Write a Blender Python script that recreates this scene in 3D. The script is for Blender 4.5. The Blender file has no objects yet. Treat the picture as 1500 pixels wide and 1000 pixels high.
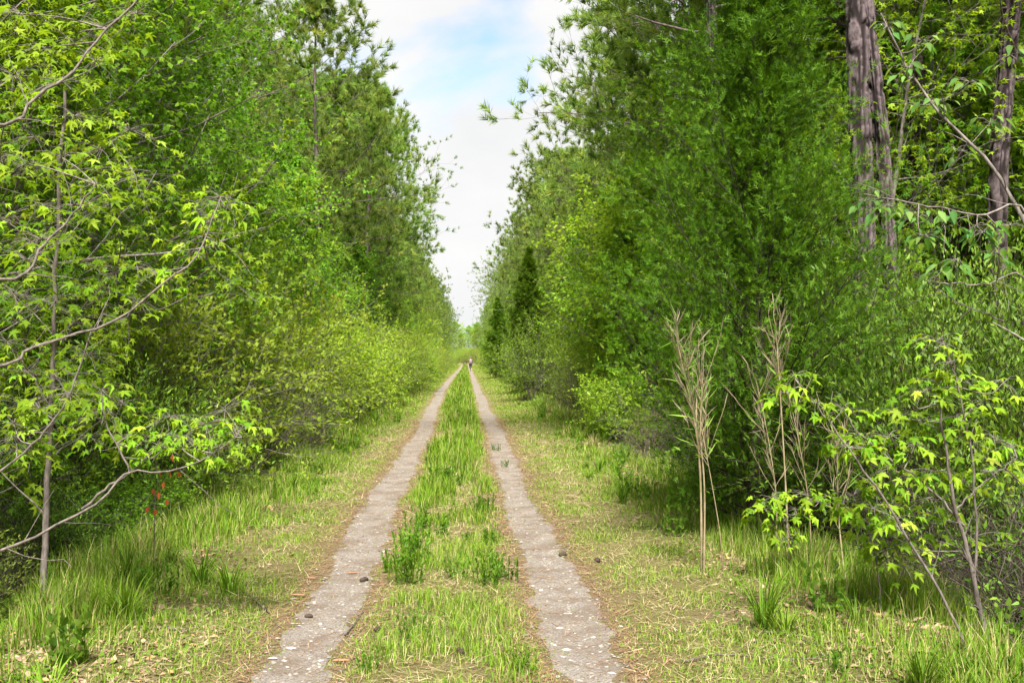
import bpy, math
import numpy as np
from mathutils import Vector, Matrix

SC = bpy.context.scene
COL = SC.collection
RNG = np.random.default_rng(11)

# ------------------------------------------------------------------ camera
CAM_H = 1.6
cd = bpy.data.cameras.new("camera"); cd.lens = 35; cd.sensor_width = 36
cd.clip_start = 0.05; cd.clip_end = 4000
cam = bpy.data.objects.new("camera", cd); COL.objects.link(cam)
cam.location = (0, 0, CAM_H)
cam.rotation_euler = (math.radians(90.98), 0, math.radians(-2.63))
SC.camera = cam
bpy.context.view_layer.update()

# ------------------------------------------------------------------ light
EXPOSURE = 2.72
SUN_EL, SUN_AZ = 58.0, 182.0      # azimuth clockwise from +Y (the way the track runs)
SC.view_settings.view_transform = 'Standard'
SC.view_settings.look = 'None'
SC.view_settings.gamma = 1.0
SC.view_settings.use_curve_mapping = False
SC.view_settings.exposure = EXPOSURE
sl = bpy.data.lights.new("sun", 'SUN'); sl.energy = 2.35; sl.angle = math.radians(11); sl.color = (1.0, 0.95, 0.86)
sun = bpy.data.objects.new("sun", sl); COL.objects.link(sun)
a, e = math.radians(SUN_AZ), math.radians(SUN_EL)
sdir = Vector((math.sin(a)*math.cos(e), math.cos(a)*math.cos(e), math.sin(e)))
sun.rotation_euler = sdir.to_track_quat('Z', 'Y').to_euler()
sun.location = (0, -5, 30)

SC.cycles.max_bounces = 14; SC.cycles.diffuse_bounces = 8
W = bpy.data.worlds.new("World"); SC.world = W; W.use_nodes = True
nt = W.node_tree; N = nt.nodes; L = nt.links; N.clear()
out = N.new('ShaderNodeOutputWorld'); bg = N.new('ShaderNodeBackground'); bg.inputs['Strength'].default_value = 0.053
sky = N.new('ShaderNodeTexSky'); sky.sky_type = 'NISHITA'; sky.sun_disc = False
sky.sun_elevation = e; sky.sun_rotation = a; sky.air_density = 1.0; sky.dust_density = 0.6; sky.ozone_density = 1.5
tc = N.new('ShaderNodeTexCoord')
mp = N.new('ShaderNodeMapping'); mp.inputs['Scale'].default_value = (1.0, 1.0, 1.9); mp.inputs['Location'].default_value = (5.34, .7, .13)
nz = N.new('ShaderNodeTexNoise'); nz.inputs['Scale'].default_value = 2.6; nz.inputs['Detail'].default_value = 7; nz.inputs['Roughness'].default_value = 0.5
nz.inputs['Distortion'].default_value = 0.3
cr = N.new('ShaderNodeValToRGB'); cr.color_ramp.elements[0].position = 0.35; cr.color_ramp.elements[1].position = 0.435
skm = N.new('ShaderNodeVectorMath'); skm.operation = 'SCALE'; skm.inputs['Scale'].default_value = .85
mix = N.new('ShaderNodeMix'); mix.data_type = 'RGBA'
nz2 = N.new('ShaderNodeTexNoise'); nz2.inputs['Scale'].default_value = 5.5; nz2.inputs['Detail'].default_value = 4
cl = N.new('ShaderNodeValToRGB'); cl.color_ramp.elements[0].position = 0.3; cl.color_ramp.elements[1].position = 0.65
cl.color_ramp.elements[0].color = (2.56, 2.58, 2.60, 1); cl.color_ramp.elements[1].color = (2.95, 2.93, 2.90, 1)
L.new(tc.outputs['Generated'], mp.inputs['Vector']); L.new(mp.outputs['Vector'], nz.inputs['Vector']); L.new(mp.outputs['Vector'], nz2.inputs['Vector'])
L.new(nz.outputs['Fac'], cr.inputs['Fac']); L.new(nz2.outputs['Fac'], cl.inputs['Fac'])
L.new(sky.outputs['Color'], skm.inputs[0])
L.new(cr.outputs['Color'], mix.inputs['Factor']); L.new(skm.outputs['Vector'], mix.inputs['A']); L.new(cl.outputs['Color'], mix.inputs['B'])
L.new(mix.outputs['Result'], bg.inputs['Color']); L.new(bg.outputs['Background'], out.inputs['Surface'])

# ------------------------------------------------------------------ pixel helpers (used only to read positions off the photograph)
_R = np.array(cam.matrix_world.to_3x3())
def ray(px, py):
    return _R @ np.array([(px-750)/1458.33, (500-py)/1458.33, -1.0])
def P(px, py, d):
    r = ray(px, py); return np.array([0, 0, CAM_H]) + r*(d/r[1])

# ------------------------------------------------------------------ noise
_tab = np.random.default_rng(3).random((256, 256))
def vnoise(x, y):
    x = np.asarray(x, float); y = np.asarray(y, float)
    xi = np.floor(x).astype(int); yi = np.floor(y).astype(int)
    fx = x-xi; fy = y-yi; fx = fx*fx*(3-2*fx); fy = fy*fy*(3-2*fy)
    g = lambda i, j: _tab[i & 255, j & 255]
    return (g(xi, yi)*(1-fx)+g(xi+1, yi)*fx)*(1-fy)+(g(xi, yi+1)*(1-fx)+g(xi+1, yi+1)*fx)*fy
def fbm(x, y, o=3):
    s = 0; a_ = .5; t = 0
    for k in range(o):
        s = s+a_*vnoise(x*2**k+17.3*k, y*2**k+5.1*k); t += a_; a_ *= .5
    return s/t
def sm(t):
    t = np.clip(t, 0, 1); return t*t*(3-2*t)

def track_x(y, side):
    y = np.asarray(y, float)
    w = 0.03*np.sin(y*0.35)+0.02*np.sin(y*0.9+1)
    if side < 0: return -0.90-0.34*sm((y-10)/45)+0.25*sm((y-70)/80)+w
    return 0.62-0.04*sm((y-10)/40)+w*0.8
def height(x, y):
    x = np.asarray(x, float); y = np.asarray(y, float); ax = np.abs(x)
    z = -0.5*sm((ax-2.3)/2.6)
    z = z-0.45*np.exp(-((x-4.6)/0.9)**2)*sm((y-3)/2)*(1-sm((y-17)/5))      # the ditch on the right
    z = z-0.25*np.exp(-((x+4.4)/0.9)**2)*(1-sm((y-22)/6))
    z = z+0.10*(fbm(x*.5, y*.5)-.5)*sm((ax-.9)/2)+0.25*(fbm(x*.12+9, y*.12)-.5)*sm((ax-4)/5)
    for s in (-1, 1):
        z = z-0.028*np.exp(-((x-track_x(y, s))/.24)**2)
    z = z+0.02*np.exp(-((x+0.14)/.4)**2)
    return z

# ------------------------------------------------------------------ mesh accumulation
class MA:
    def __init__(s): s.v = []; s.l = []; s.t = []; s.a = []; s.n = 0; s.m = []
    def add(s, V, loops, totals, var, mi=0):
        V = np.asarray(V, np.float32).reshape(-1, 3)
        s.v.append(V); s.l.append((np.asarray(loops)+s.n).astype(np.int32).ravel()); tt = np.asarray(totals, np.int32).ravel(); s.t.append(tt)
        s.a.append(np.broadcast_to(np.asarray(var, np.float32), (len(V),))); s.m.append(np.full(len(tt), mi, np.int32)); s.n += len(V)
    def inst(s, tmpl, O, X, Y, Z, S, var, mi=0, SX=None):
        """many copies of a template: O origins, X/Y/Z frames (m,3), S sizes (m,)"""
        tv, tl, tt = tmpl; m = len(O)
        if m == 0: return
        S = np.broadcast_to(S, (m,)); SX = S if SX is None else np.broadcast_to(SX, (m,))
        V = O[:, None]+(tv[None, :, 0, None]*X[:, None])*SX[:, None, None]+(tv[None, :, 1, None]*Y[:, None]+tv[None, :, 2, None]*Z[:, None])*S[:, None, None]
        loops = (tl[None]+(np.arange(m)*len(tv))[:, None]).ravel()
        s.add(V.reshape(-1, 3), loops, np.tile(tt, m), np.repeat(np.broadcast_to(var, (m,)), len(tv)), mi)
    def tubes(s, PT, R, n=5, var=0.5, mi=0, cap=False):
        """PT (m,k,3) R (m,k)"""
        PT = np.asarray(PT, float); R = np.asarray(R, float); m, k, _ = PT.shape
        if m == 0: return
        T = np.gradient(PT, axis=1); T /= np.linalg.norm(T, axis=2, keepdims=True)+1e-9
        D = PT[:, -1]-PT[:, 0]; ref = np.where(np.abs(D[:, 2:3]) > .8*np.linalg.norm(D, axis=1, keepdims=True), [[1., 0, 0]], [[0, 0, 1.]])
        U = np.cross(T, ref[:, None]); U /= np.linalg.norm(U, axis=2, keepdims=True)+1e-9; Vv = np.cross(T, U)
        an = np.arange(n)*2*math.pi/n
        V = PT[:, :, None]+R[:, :, None, None]*(U[:, :, None]*np.cos(an)[None, None, :, None]+Vv[:, :, None]*np.sin(an)[None, None, :, None])
        base = (np.arange(m)*k*n)[:, None, None]; j = np.arange(k-1)[None, :, None]*n; i = np.arange(n)[None, None]; i2 = (i+1) % n
        q = np.stack([base+j+i, base+j+i2, base+j+n+i2, base+j+n+i], -1)
        s.add(V.reshape(-1, 3), q.ravel(), np.full(m*(k-1)*n, 4), np.repeat(np.broadcast_to(var, (m,)), k*n), mi)
    def build(s, name, mats, smooth=False):
        me = bpy.data.meshes.new(name)
        if not s.v: return me
        V = np.concatenate(s.v); Lp = np.concatenate(s.l); T = np.concatenate(s.t)
        me.vertices.add(len(V)); me.vertices.foreach_set('co', V.ravel())
        me.loops.add(len(Lp)); me.loops.foreach_set('vertex_index', Lp)
        me.polygons.add(len(T)); st = np.zeros(len(T), np.int32); st[1:] = np.cumsum(T)[:-1]
        me.polygons.foreach_set('loop_start', st); me.polygons.foreach_set('loop_total', T)
        me.polygons.foreach_set('material_index', np.concatenate(s.m))
        if smooth: me.polygons.foreach_set('use_smooth', np.ones(len(T), bool))
        at = me.attributes.new('var', 'FLOAT', 'POINT'); at.data.foreach_set('value', np.concatenate(s.a).astype(np.float32))
        for m in (mats if isinstance(mats, (list, tuple)) else [mats]): me.materials.append(m)
        me.update(calc_edges=True)
        return me

TRIS = {}
def linkmesh(name, me, parent=None, loc=None):
    o = bpy.data.objects.new(name, me); COL.objects.link(o)
    if parent is not None: o.parent = parent
    if loc is not None: o.location = [float(c) for c in loc]
    return o
def tag(o, label=None, cat=None, group=None, kind=None):
    if label: o['label'] = label
    if cat: o['category'] = cat
    if group: o['group'] = group
    if kind: o['kind'] = kind
    return o
def empty(name, loc, rz=0.0, sc=1.0, tilt=(0, 0)):
    o = bpy.data.objects.new(name, None); COL.objects.link(o)
    o.location = [float(c) for c in loc]; o.rotation_euler = (tilt[0], tilt[1], float(rz))
    o.scale = (sc, sc, sc) if np.isscalar(sc) else sc
    o.empty_display_size = .2
    return o

def nrm(v): return v/(np.linalg.norm(v, axis=-1, keepdims=True)+1e-9)
def perp_frame(Y, nhint):
    """frame with long axis Y and normal close to nhint"""
    Y = nrm(Y); X = nrm(np.cross(Y, nhint)); Z = np.cross(X, Y); return X, Y, Z

# ------------------------------------------------------------------ leaf templates
def tmpl(verts, faces):
    return (np.array(verts, float), np.array([i for f in faces for i in f]), np.array([len(f) for f in faces]))
def star_leaf(full=True, droop=1.0):
    lob = [(-128, .52), (-62, .82), (0, 1.0), (62, .82), (128, .52)]
    cy = .28
    v = [(0, cy, 0)]; f = []
    if not full:
        v = []
        for an_, r_ in lob:
            an_ = math.radians(an_); b = len(v); w = .15
            tx, ty = math.sin(an_)*r_*.62, cy+math.cos(an_)*r_*.72
            ox, oy = math.cos(an_)*w, -math.sin(an_)*w
            v += [(-ox, cy-oy, .02), (ox, cy+oy, .02), (tx, ty, -.12*r_)]; f.append((b, b+1, b+2))
        return tmpl(v, f)
    ring = []
    for i, (an_, r_) in enumerate(lob):
        A = math.radians(an_)
        tx, ty = math.sin(A)*r_*.62, cy+math.cos(A)*r_*.72
        ox, oy = math.cos(A)*.11, -math.sin(A)*.11
        mx, my = tx*.5, cy+(ty-cy)*.5
        ring += [(mx-ox, my-oy, -.01*droop+.02*droop*i), (tx*(1.04-.1*droop), ty, (-.14*r_+.05*math.sin(i*2.1))*droop), (mx+ox, my+oy, -.02*droop)]
        if i < 4:
            B = math.radians((an_+lob[i+1][0])/2); ring.append((math.sin(B)*.17, cy+math.cos(B)*.2, .02))
    ring.append((0, 0, 0))
    v += ring; n = len(ring)
    for i in range(n): f.append((0, 1+(i+1) % n, 1+i))
    return tmpl(v, f)
STAR = star_leaf(True); STAR5 = star_leaf(False)
OVAL = tmpl([(0, 0, 0), (-.30, .42, .07), (0, .45, -.02), (.30, .42, .07), (0, 1, -.10)], [(0, 2, 1), (0, 3, 2), (1, 2, 4), (2, 3, 4)])
OVAL2 = tmpl([(0, 0, 0), (-.28, .45, .05), (.28, .45, .05), (0, 1, -.06)], [(0, 2, 1), (1, 2, 3)])
LANCE = tmpl([(0, 0, 0), (-.13, .4, .03), (.13, .4, .03), (0, 1, -.05)], [(0, 2, 1), (1, 2, 3)])
_g = np.random.default_rng(5)
def needle_tuft(n, w):
    v = []; f = []
    for i in range(n):
        az = i*2.39996; tl = math.radians(14+52*((i*.618) % 1)); l = .8+.35*_g.random(); st = -.55*_g.random()
        d = np.array([math.sin(tl)*math.cos(az), math.cos(tl), math.sin(tl)*math.sin(az)])
        sd = nrm(np.cross(d, _g.normal(size=3)))
        o = np.array([0, st, 0]); b = len(v)
        v += [o-sd*w, o+sd*w, o+d*l-np.array([0, 0, .10*l])]; f.append((b, b+1, b+2))
    return tmpl(v, f)
NEEDLE = needle_tuft(26, .038)
def cedar_spray():
    v = []; f = []
    def blade(o, d, l, w):
        o = np.array(o, float); d = nrm(np.array(d, float)); sd = nrm(np.cross(d, [0, .3, 1.])); b = len(v)
        v.extend([o-sd*w, o+sd*w, o+d*l])
        f.extend([(b, b+1, b+2)])
    blade((0, 0, 0), (0, 1, 0), 1, .045)
    for t, s_, l in ((.02, 1, .62), (.15, -1, .6), (.35, 1, .5), (.5, -1, .42)):
        z = .9*(_g.random()-.5)
        blade((0, t, 0), (s_*.75, .75, z), l, .05)
    return tmpl(v, f)
CSPRAY = cedar_spray()

# ------------------------------------------------------------------ materials
def newmat(name):
    m = bpy.data.materials.new(name); m.use_nodes = True; n = m.node_tree; n.nodes.clear()
    o = n.nodes.new('ShaderNodeOutputMaterial'); return m, n.nodes, n.links, o
def leafmat(name, c0, c1, c2=None, trans=.52, rough=.62, hue=.022, spec=.12, tyel=(1.15, 1.1, .5)):
    m, n, l, o = newmat(name)
    at = n.new('ShaderNodeAttribute'); at.attribute_name = 'var'
    r = n.new('ShaderNodeValToRGB'); els = r.color_ramp.elements
    els[0].color = (*c0, 1); els[1].color = (*c1, 1); els[1].position = .85 if c2 else 1
    if c2: x = els.new(.97); x.color = (*c2, 1)
    l.new(at.outputs['Fac'], r.inputs['Fac'])
    oi = n.new('ShaderNodeObjectInfo'); hs = n.new('ShaderNodeHueSaturation')
    mr = n.new('ShaderNodeMapRange'); mr.inputs['To Min'].default_value = .5-hue; mr.inputs['To Max'].default_value = .5+hue*.6
    l.new(oi.outputs['Random'], mr.inputs['Value']); l.new(mr.outputs['Result'], hs.inputs['Hue'])
    mu = n.new('ShaderNodeMath'); mu.operation = 'MULTIPLY'; mu.inputs[1].default_value = 7.31; fr = n.new('ShaderNodeMath'); fr.operation = 'FRACT'
    l.new(oi.outputs['Random'], mu.inputs[0]); l.new(mu.outputs[0], fr.inputs[0])
    mv = n.new('ShaderNodeMapRange'); mv.inputs['To Min'].default_value = .74; mv.inputs['To Max'].default_value = 1.25
    l.new(fr.outputs[0], mv.inputs['Value']); l.new(mv.outputs['Result'], hs.inputs['Value'])
    l.new(r.outputs['Color'], hs.inputs['Color'])
    b = n.new('ShaderNodeBsdfPrincipled'); b.inputs['Roughness'].default_value = rough; b.inputs['Specular IOR Level'].default_value = spec
    t = n.new('ShaderNodeBsdfTranslucent'); tm = n.new('ShaderNodeMix'); tm.data_type = 'RGBA'; tm.blend_type = 'MULTIPLY'; tm.inputs['Factor'].default_value = 1
    tm.inputs['B'].default_value = (*tyel, 1)
    l.new(hs.outputs['Color'], tm.inputs['A']); l.new(tm.outputs['Result'], t.inputs['Color']); l.new(hs.outputs['Color'], b.inputs['Base Color'])
    ms = n.new('ShaderNodeMixShader'); ms.inputs[0].default_value = trans
    l.new(b.outputs[0], ms.inputs[1]); l.new(t.outputs[0], ms.inputs[2]); l.new(ms.outputs[0], o.inputs['Surface'])
    return m
def barkmat(name, c0, c1, scale=(14, 14, 3), bump=.6, detail=6, dist=.02, voro=False):
    m, n, l, o = newmat(name)
    tc = n.new('ShaderNodeTexCoord'); mp = n.new('ShaderNodeMapping'); mp.inputs['Scale'].default_value = scale
    nz = n.new('ShaderNodeTexNoise'); nz.inputs['Scale'].default_value = 1.0; nz.inputs['Detail'].default_value = detail; nz.inputs['Roughness'].default_value = .65
    l.new(tc.outputs['Object'], mp.inputs['Vector']); l.new(mp.outputs['Vector'], nz.inputs['Vector'])
    r = n.new('ShaderNodeValToRGB'); r.color_ramp.elements[0].position = .33; r.color_ramp.elements[1].position = .66
    r.color_ramp.elements[0].color = (*c0, 1); r.color_ramp.elements[1].color = (*c1, 1)
    l.new(nz.outputs['Fac'], r.inputs['Fac'])
    b = n.new('ShaderNodeBsdfPrincipled'); b.inputs['Roughness'].default_value = .9; b.inputs['Specular IOR Level'].default_value = .15
    bu = n.new('ShaderNodeBump'); bu.inputs['Strength'].default_value = bump; bu.inputs['Distance'].default_value = dist
    l.new(nz.outputs['Fac'], bu.inputs['Height']); l.new(bu.outputs[0], b.inputs['Normal'])
    l.new(r.outputs['Color'], b.inputs['Base Color']); l.new(b.outputs[0], o.inputs['Surface'])
    return m
def plain(name, c, rough=.7, metal=0, var=.25):
    m, n, l, o = newmat(name)
    tc = n.new('ShaderNodeTexCoord'); nz = n.new('ShaderNodeTexNoise'); nz.inputs['Scale'].default_value = 30; nz.inputs['Detail'].default_value = 4
    l.new(tc.outputs['Object'], nz.inputs['Vector'])
    r = n.new('ShaderNodeValToRGB'); r.color_ramp.elements[0].position = .3; r.color_ramp.elements[1].position = .7
    r.color_ramp.elements[0].color = (*[x*(1-var) for x in c], 1); r.color_ramp.elements[1].color = (*[min(1, x*(1+var)) for x in c], 1)
    l.new(nz.outputs['Fac'], r.inputs['Fac'])
    b = n.new('ShaderNodeBsdfPrincipled'); b.inputs['Roughness'].default_value = rough; b.inputs['Metallic'].default_value = metal
    l.new(r.outputs['Color'], b.inputs['Base Color']); l.new(b.outputs[0], o.inputs['Surface'])
    return m

M = {}
M['gum'] = leafmat('sweetgum_leaf', (.11, .24, .010), (.24, .41, .025), (.32, .44, .05))
M['maple'] = leafmat('maple_leaf', (.09, .23, .015), (.22, .41, .03), (.30, .46, .05), hue=.012)
M['willow'] = leafmat('willow_leaf', (.15, .27, .02), (.29, .42, .045), (.38, .46, .09))
M['light'] = leafmat('light_leaf', (.15, .32, .02), (.32, .50, .04), (.42, .52, .07))
M['ever'] = leafmat('evergreen_leaf', (.05, .125, .008), (.15, .25, .02), (.28, .34, .04), trans=.3, rough=.55, spec=.25)
M['pine'] = leafmat('pine_needles', (.095, .185, .035), (.24, .35, .07), (.36, .41, .10), trans=.42, rough=.6, hue=.015)
M['pinedead'] = leafmat('brown_pine_needles', (.20, .12, .05), (.33, .22, .11), trans=.2, hue=.005)
M['cedar'] = leafmat('cedar_foliage', (.025, .080, .004), (.105, .21, .010), (.19, .31, .02), trans=.35, rough=.55, hue=.012)
M['hang'] = leafmat('hornbeam_leaf', (.06, .17, .035), (.13, .27, .06), (.22, .33, .08))
M['grass'] = leafmat('grass_blade', (.060, .150, .010), (.195, .30, .022), (.36, .31, .15), trans=.35, hue=0.0)
M['weed'] = leafmat('weed_leaf', (.06, .165, .014), (.15, .28, .025), (.22, .31, .04), hue=.008)
M['forb'] = leafmat('forb_leaf', (.08, .19, .018), (.20, .34, .04), (.33, .28, .12), hue=0)
M['deadleaf'] = leafmat('dead_leaf', (.10, .065, .042), (.30, .21, .14), (.36, .20, .09), trans=.12, hue=0, tyel=(1, .8, .6))
M['straw'] = leafmat('pine_straw', (.15, .085, .05), (.34, .22, .13), trans=.12, hue=0, tyel=(1, .85, .6))
M['canel'] = leafmat('cane_leaf', (.10, .24, .03), (.24, .36, .06), (.36, .34, .16), trans=.3, hue=0)
M['canedry'] = leafmat('dry_cane_leaf', (.14, .115, .08), (.30, .245, .17), trans=.25, hue=0, tyel=(1, .9, .7))
M['redleaf'] = leafmat('rust_leaf', (.34, .06, .02), (.50, .14, .04), trans=.3, hue=0, tyel=(1, .7, .5))
M['bark'] = barkmat('grey_bark', (.065, .055, .048), (.24, .21, .19), (30, 30, 9))
M['palebark'] = barkmat('pale_bark', (.06, .05, .044), (.18, .152, .135), (45, 45, 14), bump=.4, dist=.006)
M['darkbark'] = barkmat('dark_bark', (.022, .018, .014), (.075, .06, .046), (20, 20, 5))
M['pinebark'] = barkmat('pine_bark', (.05, .038, .035), (.19, .15, .145), (16, 16, 4.5), bump=.8)
M['pinebark_hero'] = barkmat('furrowed_pine_bark', (.055, .042, .044), (.155, .12, .126), (24, 24, 12), bump=.7, dist=.012)
def fissures(m):
    n = m.node_tree.nodes; l = m.node_tree.links; b = [x for x in n if x.type == 'BSDF_PRINCIPLED'][0]; src = b.inputs['Base Color'].links[0].from_socket
    at = n.new('ShaderNodeAttribute'); at.attribute_name = 'var'; mx = n.new('ShaderNodeMix'); mx.data_type = 'RGBA'
    l.new(at.outputs['Fac'], mx.inputs['Factor']); l.new(src, mx.inputs['A']); mx.inputs['B'].default_value = (.018, .013, .013, 1); l.new(mx.outputs['Result'], b.inputs['Base Color'])
fissures(M['pinebark_hero'])
M['twig'] = barkmat('dead_twig', (.04, .032, .027), (.16, .13, .11), (40, 40, 20), bump=.2)
M['drygrass'] = leafmat('dry_grass', (.16, .11, .06), (.40, .34, .20), trans=.2, hue=0, tyel=(1, .9, .6))
M['cane'] = barkmat('cane_stalk', (.15, .12, .065), (.32, .26, .16), (30, 30, 12), bump=.1)
M['cone'] = plain('pine_cone', (.07, .045, .034), .8)
M['chip'] = plain('bark_chip', (.26, .135, .07), .85)

# ------------------------------------------------------------------ ground
def ground_mat():
    m, n, l, o = newmat('forest_floor')
    g = n.new('ShaderNodeNewGeometry'); sx = n.new('ShaderNodeSeparateXYZ'); l.new(g.outputs['Position'], sx.inputs[0])
    def noise(scale, det=5, rough=.6, dist=0):
        z = n.new('ShaderNodeTexNoise'); z.inputs['Scale'].default_value = scale; z.inputs['Detail'].default_value = det
        z.inputs['Roughness'].default_value = rough; z.inputs['Distortion'].default_value = dist
        l.new(g.outputs['Position'], z.inputs['Vector']); return z.outputs['Fac']
    def ramp(src, els):
        r = n.new('ShaderNodeValToRGB'); e_ = r.color_ramp.elements
        e_[0].position, e_[0].color = els[0][0], (*els[0][1], 1); e_[1].position, e_[1].color = els[-1][0], (*els[-1][1], 1)
        for p, c in els[1:-1]: x = e_.new(p); x.color = (*c, 1)
        l.new(src, r.inputs['Fac']); return r.outputs['Color']
    def mixc(f, a_, b_):
        x = n.new('ShaderNodeMix'); x.data_type = 'RGBA'; l.new(f, x.inputs['Factor']); l.new(a_, x.inputs['A']); l.new(b_, x.inputs['B']); return x.outputs['Result']
    turf = ramp(noise(38, 6, .7), [(.32, (.05, .045, .018)), (.43, (.12, .135, .028)), (.52, (.21, .16, .085)), (.60, (.13, .15, .028)), (.70, (.24, .195, .10))])
    lit = ramp(noise(26, 6, .75), [(.30, (.035, .025, .018)), (.47, (.11, .075, .05)), (.60, (.21, .15, .105)), (.72, (.14, .11, .05))])
    ab = n.new('ShaderNodeMath'); ab.operation = 'ABSOLUTE'; l.new(sx.outputs['X'], ab.inputs[0])
    ad = n.new('ShaderNodeMath'); ad.operation = 'ADD'; l.new(ab.outputs[0], ad.inputs[0])
    w = n.new('ShaderNodeMath'); w.operation = 'MULTIPLY_ADD'; w.inputs[1].default_value = 2.2; w.inputs[2].default_value = -1.1
    l.new(noise(1.3, 4, .6), w.inputs[0]); l.new(w.outputs[0], ad.inputs[1])
    mr = n.new('ShaderNodeMapRange'); mr.inputs['From Min'].default_value = 2.3; mr.inputs['From Max'].default_value = 3.3; l.new(ad.outputs[0], mr.inputs['Value'])
    c = mixc(mr.outputs['Result'], turf, lit)
    # bare brown patches in the turf
    pr = n.new('ShaderNodeMapRange'); pr.inputs['From Min'].default_value = .53; pr.inputs['From Max'].default_value = .64; pr.inputs['To Max'].default_value = .6
    l.new(noise(2.1, 5, .65, .4), pr.inputs['Value'])
    dirt = ramp(noise(60, 4, .6), [(.3, (.12, .08, .05)), (.7, (.24, .17, .115))])
    c = mixc(pr.outputs['Result'], c, dirt)
    ea = n.new('ShaderNodeAttribute'); ea.attribute_name = 'edge'
    ew = n.new('ShaderNodeMath'); ew.operation = 'MULTIPLY_ADD'; ew.inputs[1].default_value = -.55; l.new(noise(6.5, 5, .7), ew.inputs[0]); l.new(ea.outputs['Fac'], ew.inputs[2])
    em = n.new('ShaderNodeMapRange'); em.inputs['From Min'].default_value = -.22; em.inputs['From Max'].default_value = -.10; em.inputs['To Min'].default_value = .75; em.inputs['To Max'].default_value = 0; l.new(ew.outputs[0], em.inputs['Value'])
    duff = ramp(noise(75, 5, .7), [(.3, (.09, .058, .038)), (.5, (.20, .14, .09)), (.7, (.32, .24, .16))])
    c = mixc(em.outputs['Result'], c, duff)
    b = n.new('ShaderNodeBsdfPrincipled'); b.inputs['Roughness'].default_value = .95; b.inputs['Specular IOR Level'].default_value = .1
    bu = n.new('ShaderNodeBump'); bu.inputs['Strength'].default_value = 1; bu.inputs['Distance'].default_value = .05
    l.new(noise(45, 6, .7), bu.inputs['Height']); l.new(bu.outputs[0], b.inputs['Normal'])
    l.new(c, b.inputs['Base Color']); l.new(b.outputs[0], o.inputs['Surface'])
    return m
def grid_mesh(xs, ys, zf, mat, name, smooth=True):
    X, Y = np.meshgrid(xs, ys); Z = zf(X, Y); V = np.stack([X, Y, Z], -1).reshape(-1, 3)
    nx, ny = len(xs), len(ys); i = np.arange(nx-1)[None]; j = np.arange(ny-1)[:, None]*nx
    q = np.stack([j+i, j+i+1, j+i+1+nx, j+i+nx], -1); ma = MA(); ma.add(V, q.ravel(), np.full((nx-1)*(ny-1), 4), .5)
    return ma.build(name, mat, smooth)
xs = np.concatenate([[-900, -300, -120, -60, -40, -30], np.arange(-24, -6, 1.0), np.arange(-6, -1.6, .15), np.arange(-1.6, 1.3, .075), np.arange(1.3, 6.01, .15), np.arange(7, 25, 1.0), [30, 40, 60, 120, 300, 900]])
ys = np.concatenate([[-300, -100, -40, -20, -10, -5], np.arange(-2, 3, .5), np.arange(3, 14, .2), np.arange(14, 40, .6), np.arange(40, 160, 1.5), np.arange(160, 400, 8), [450, 600, 900, 1500]])
gme = grid_mesh(xs, ys, height, ground_mat(), 'ground'); _c = np.empty(len(gme.vertices)*3, np.float32); gme.vertices.foreach_get('co', _c); _c = _c.reshape(-1, 3)
def half_w(y, s): return .21+.10*(fbm(np.asarray(y)*1.6+s*40, 3.3)-.5)*2+.09*(fbm(np.asarray(y)*7+s*13, 8.3)-.5)
_e = np.minimum(*[np.abs(_c[:, 0]-track_x(_c[:, 1], s_))-half_w(_c[:, 1], s_) for s_ in (-1, 1)])
gme.attributes.new('edge', 'FLOAT', 'POINT').data.foreach_set('value', _e.astype(np.float32))
gr = linkmesh('ground', gme); tag(gr, 'grassy track bed falling to brown leaf-littered forest floor on both sides', kind='structure')

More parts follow.
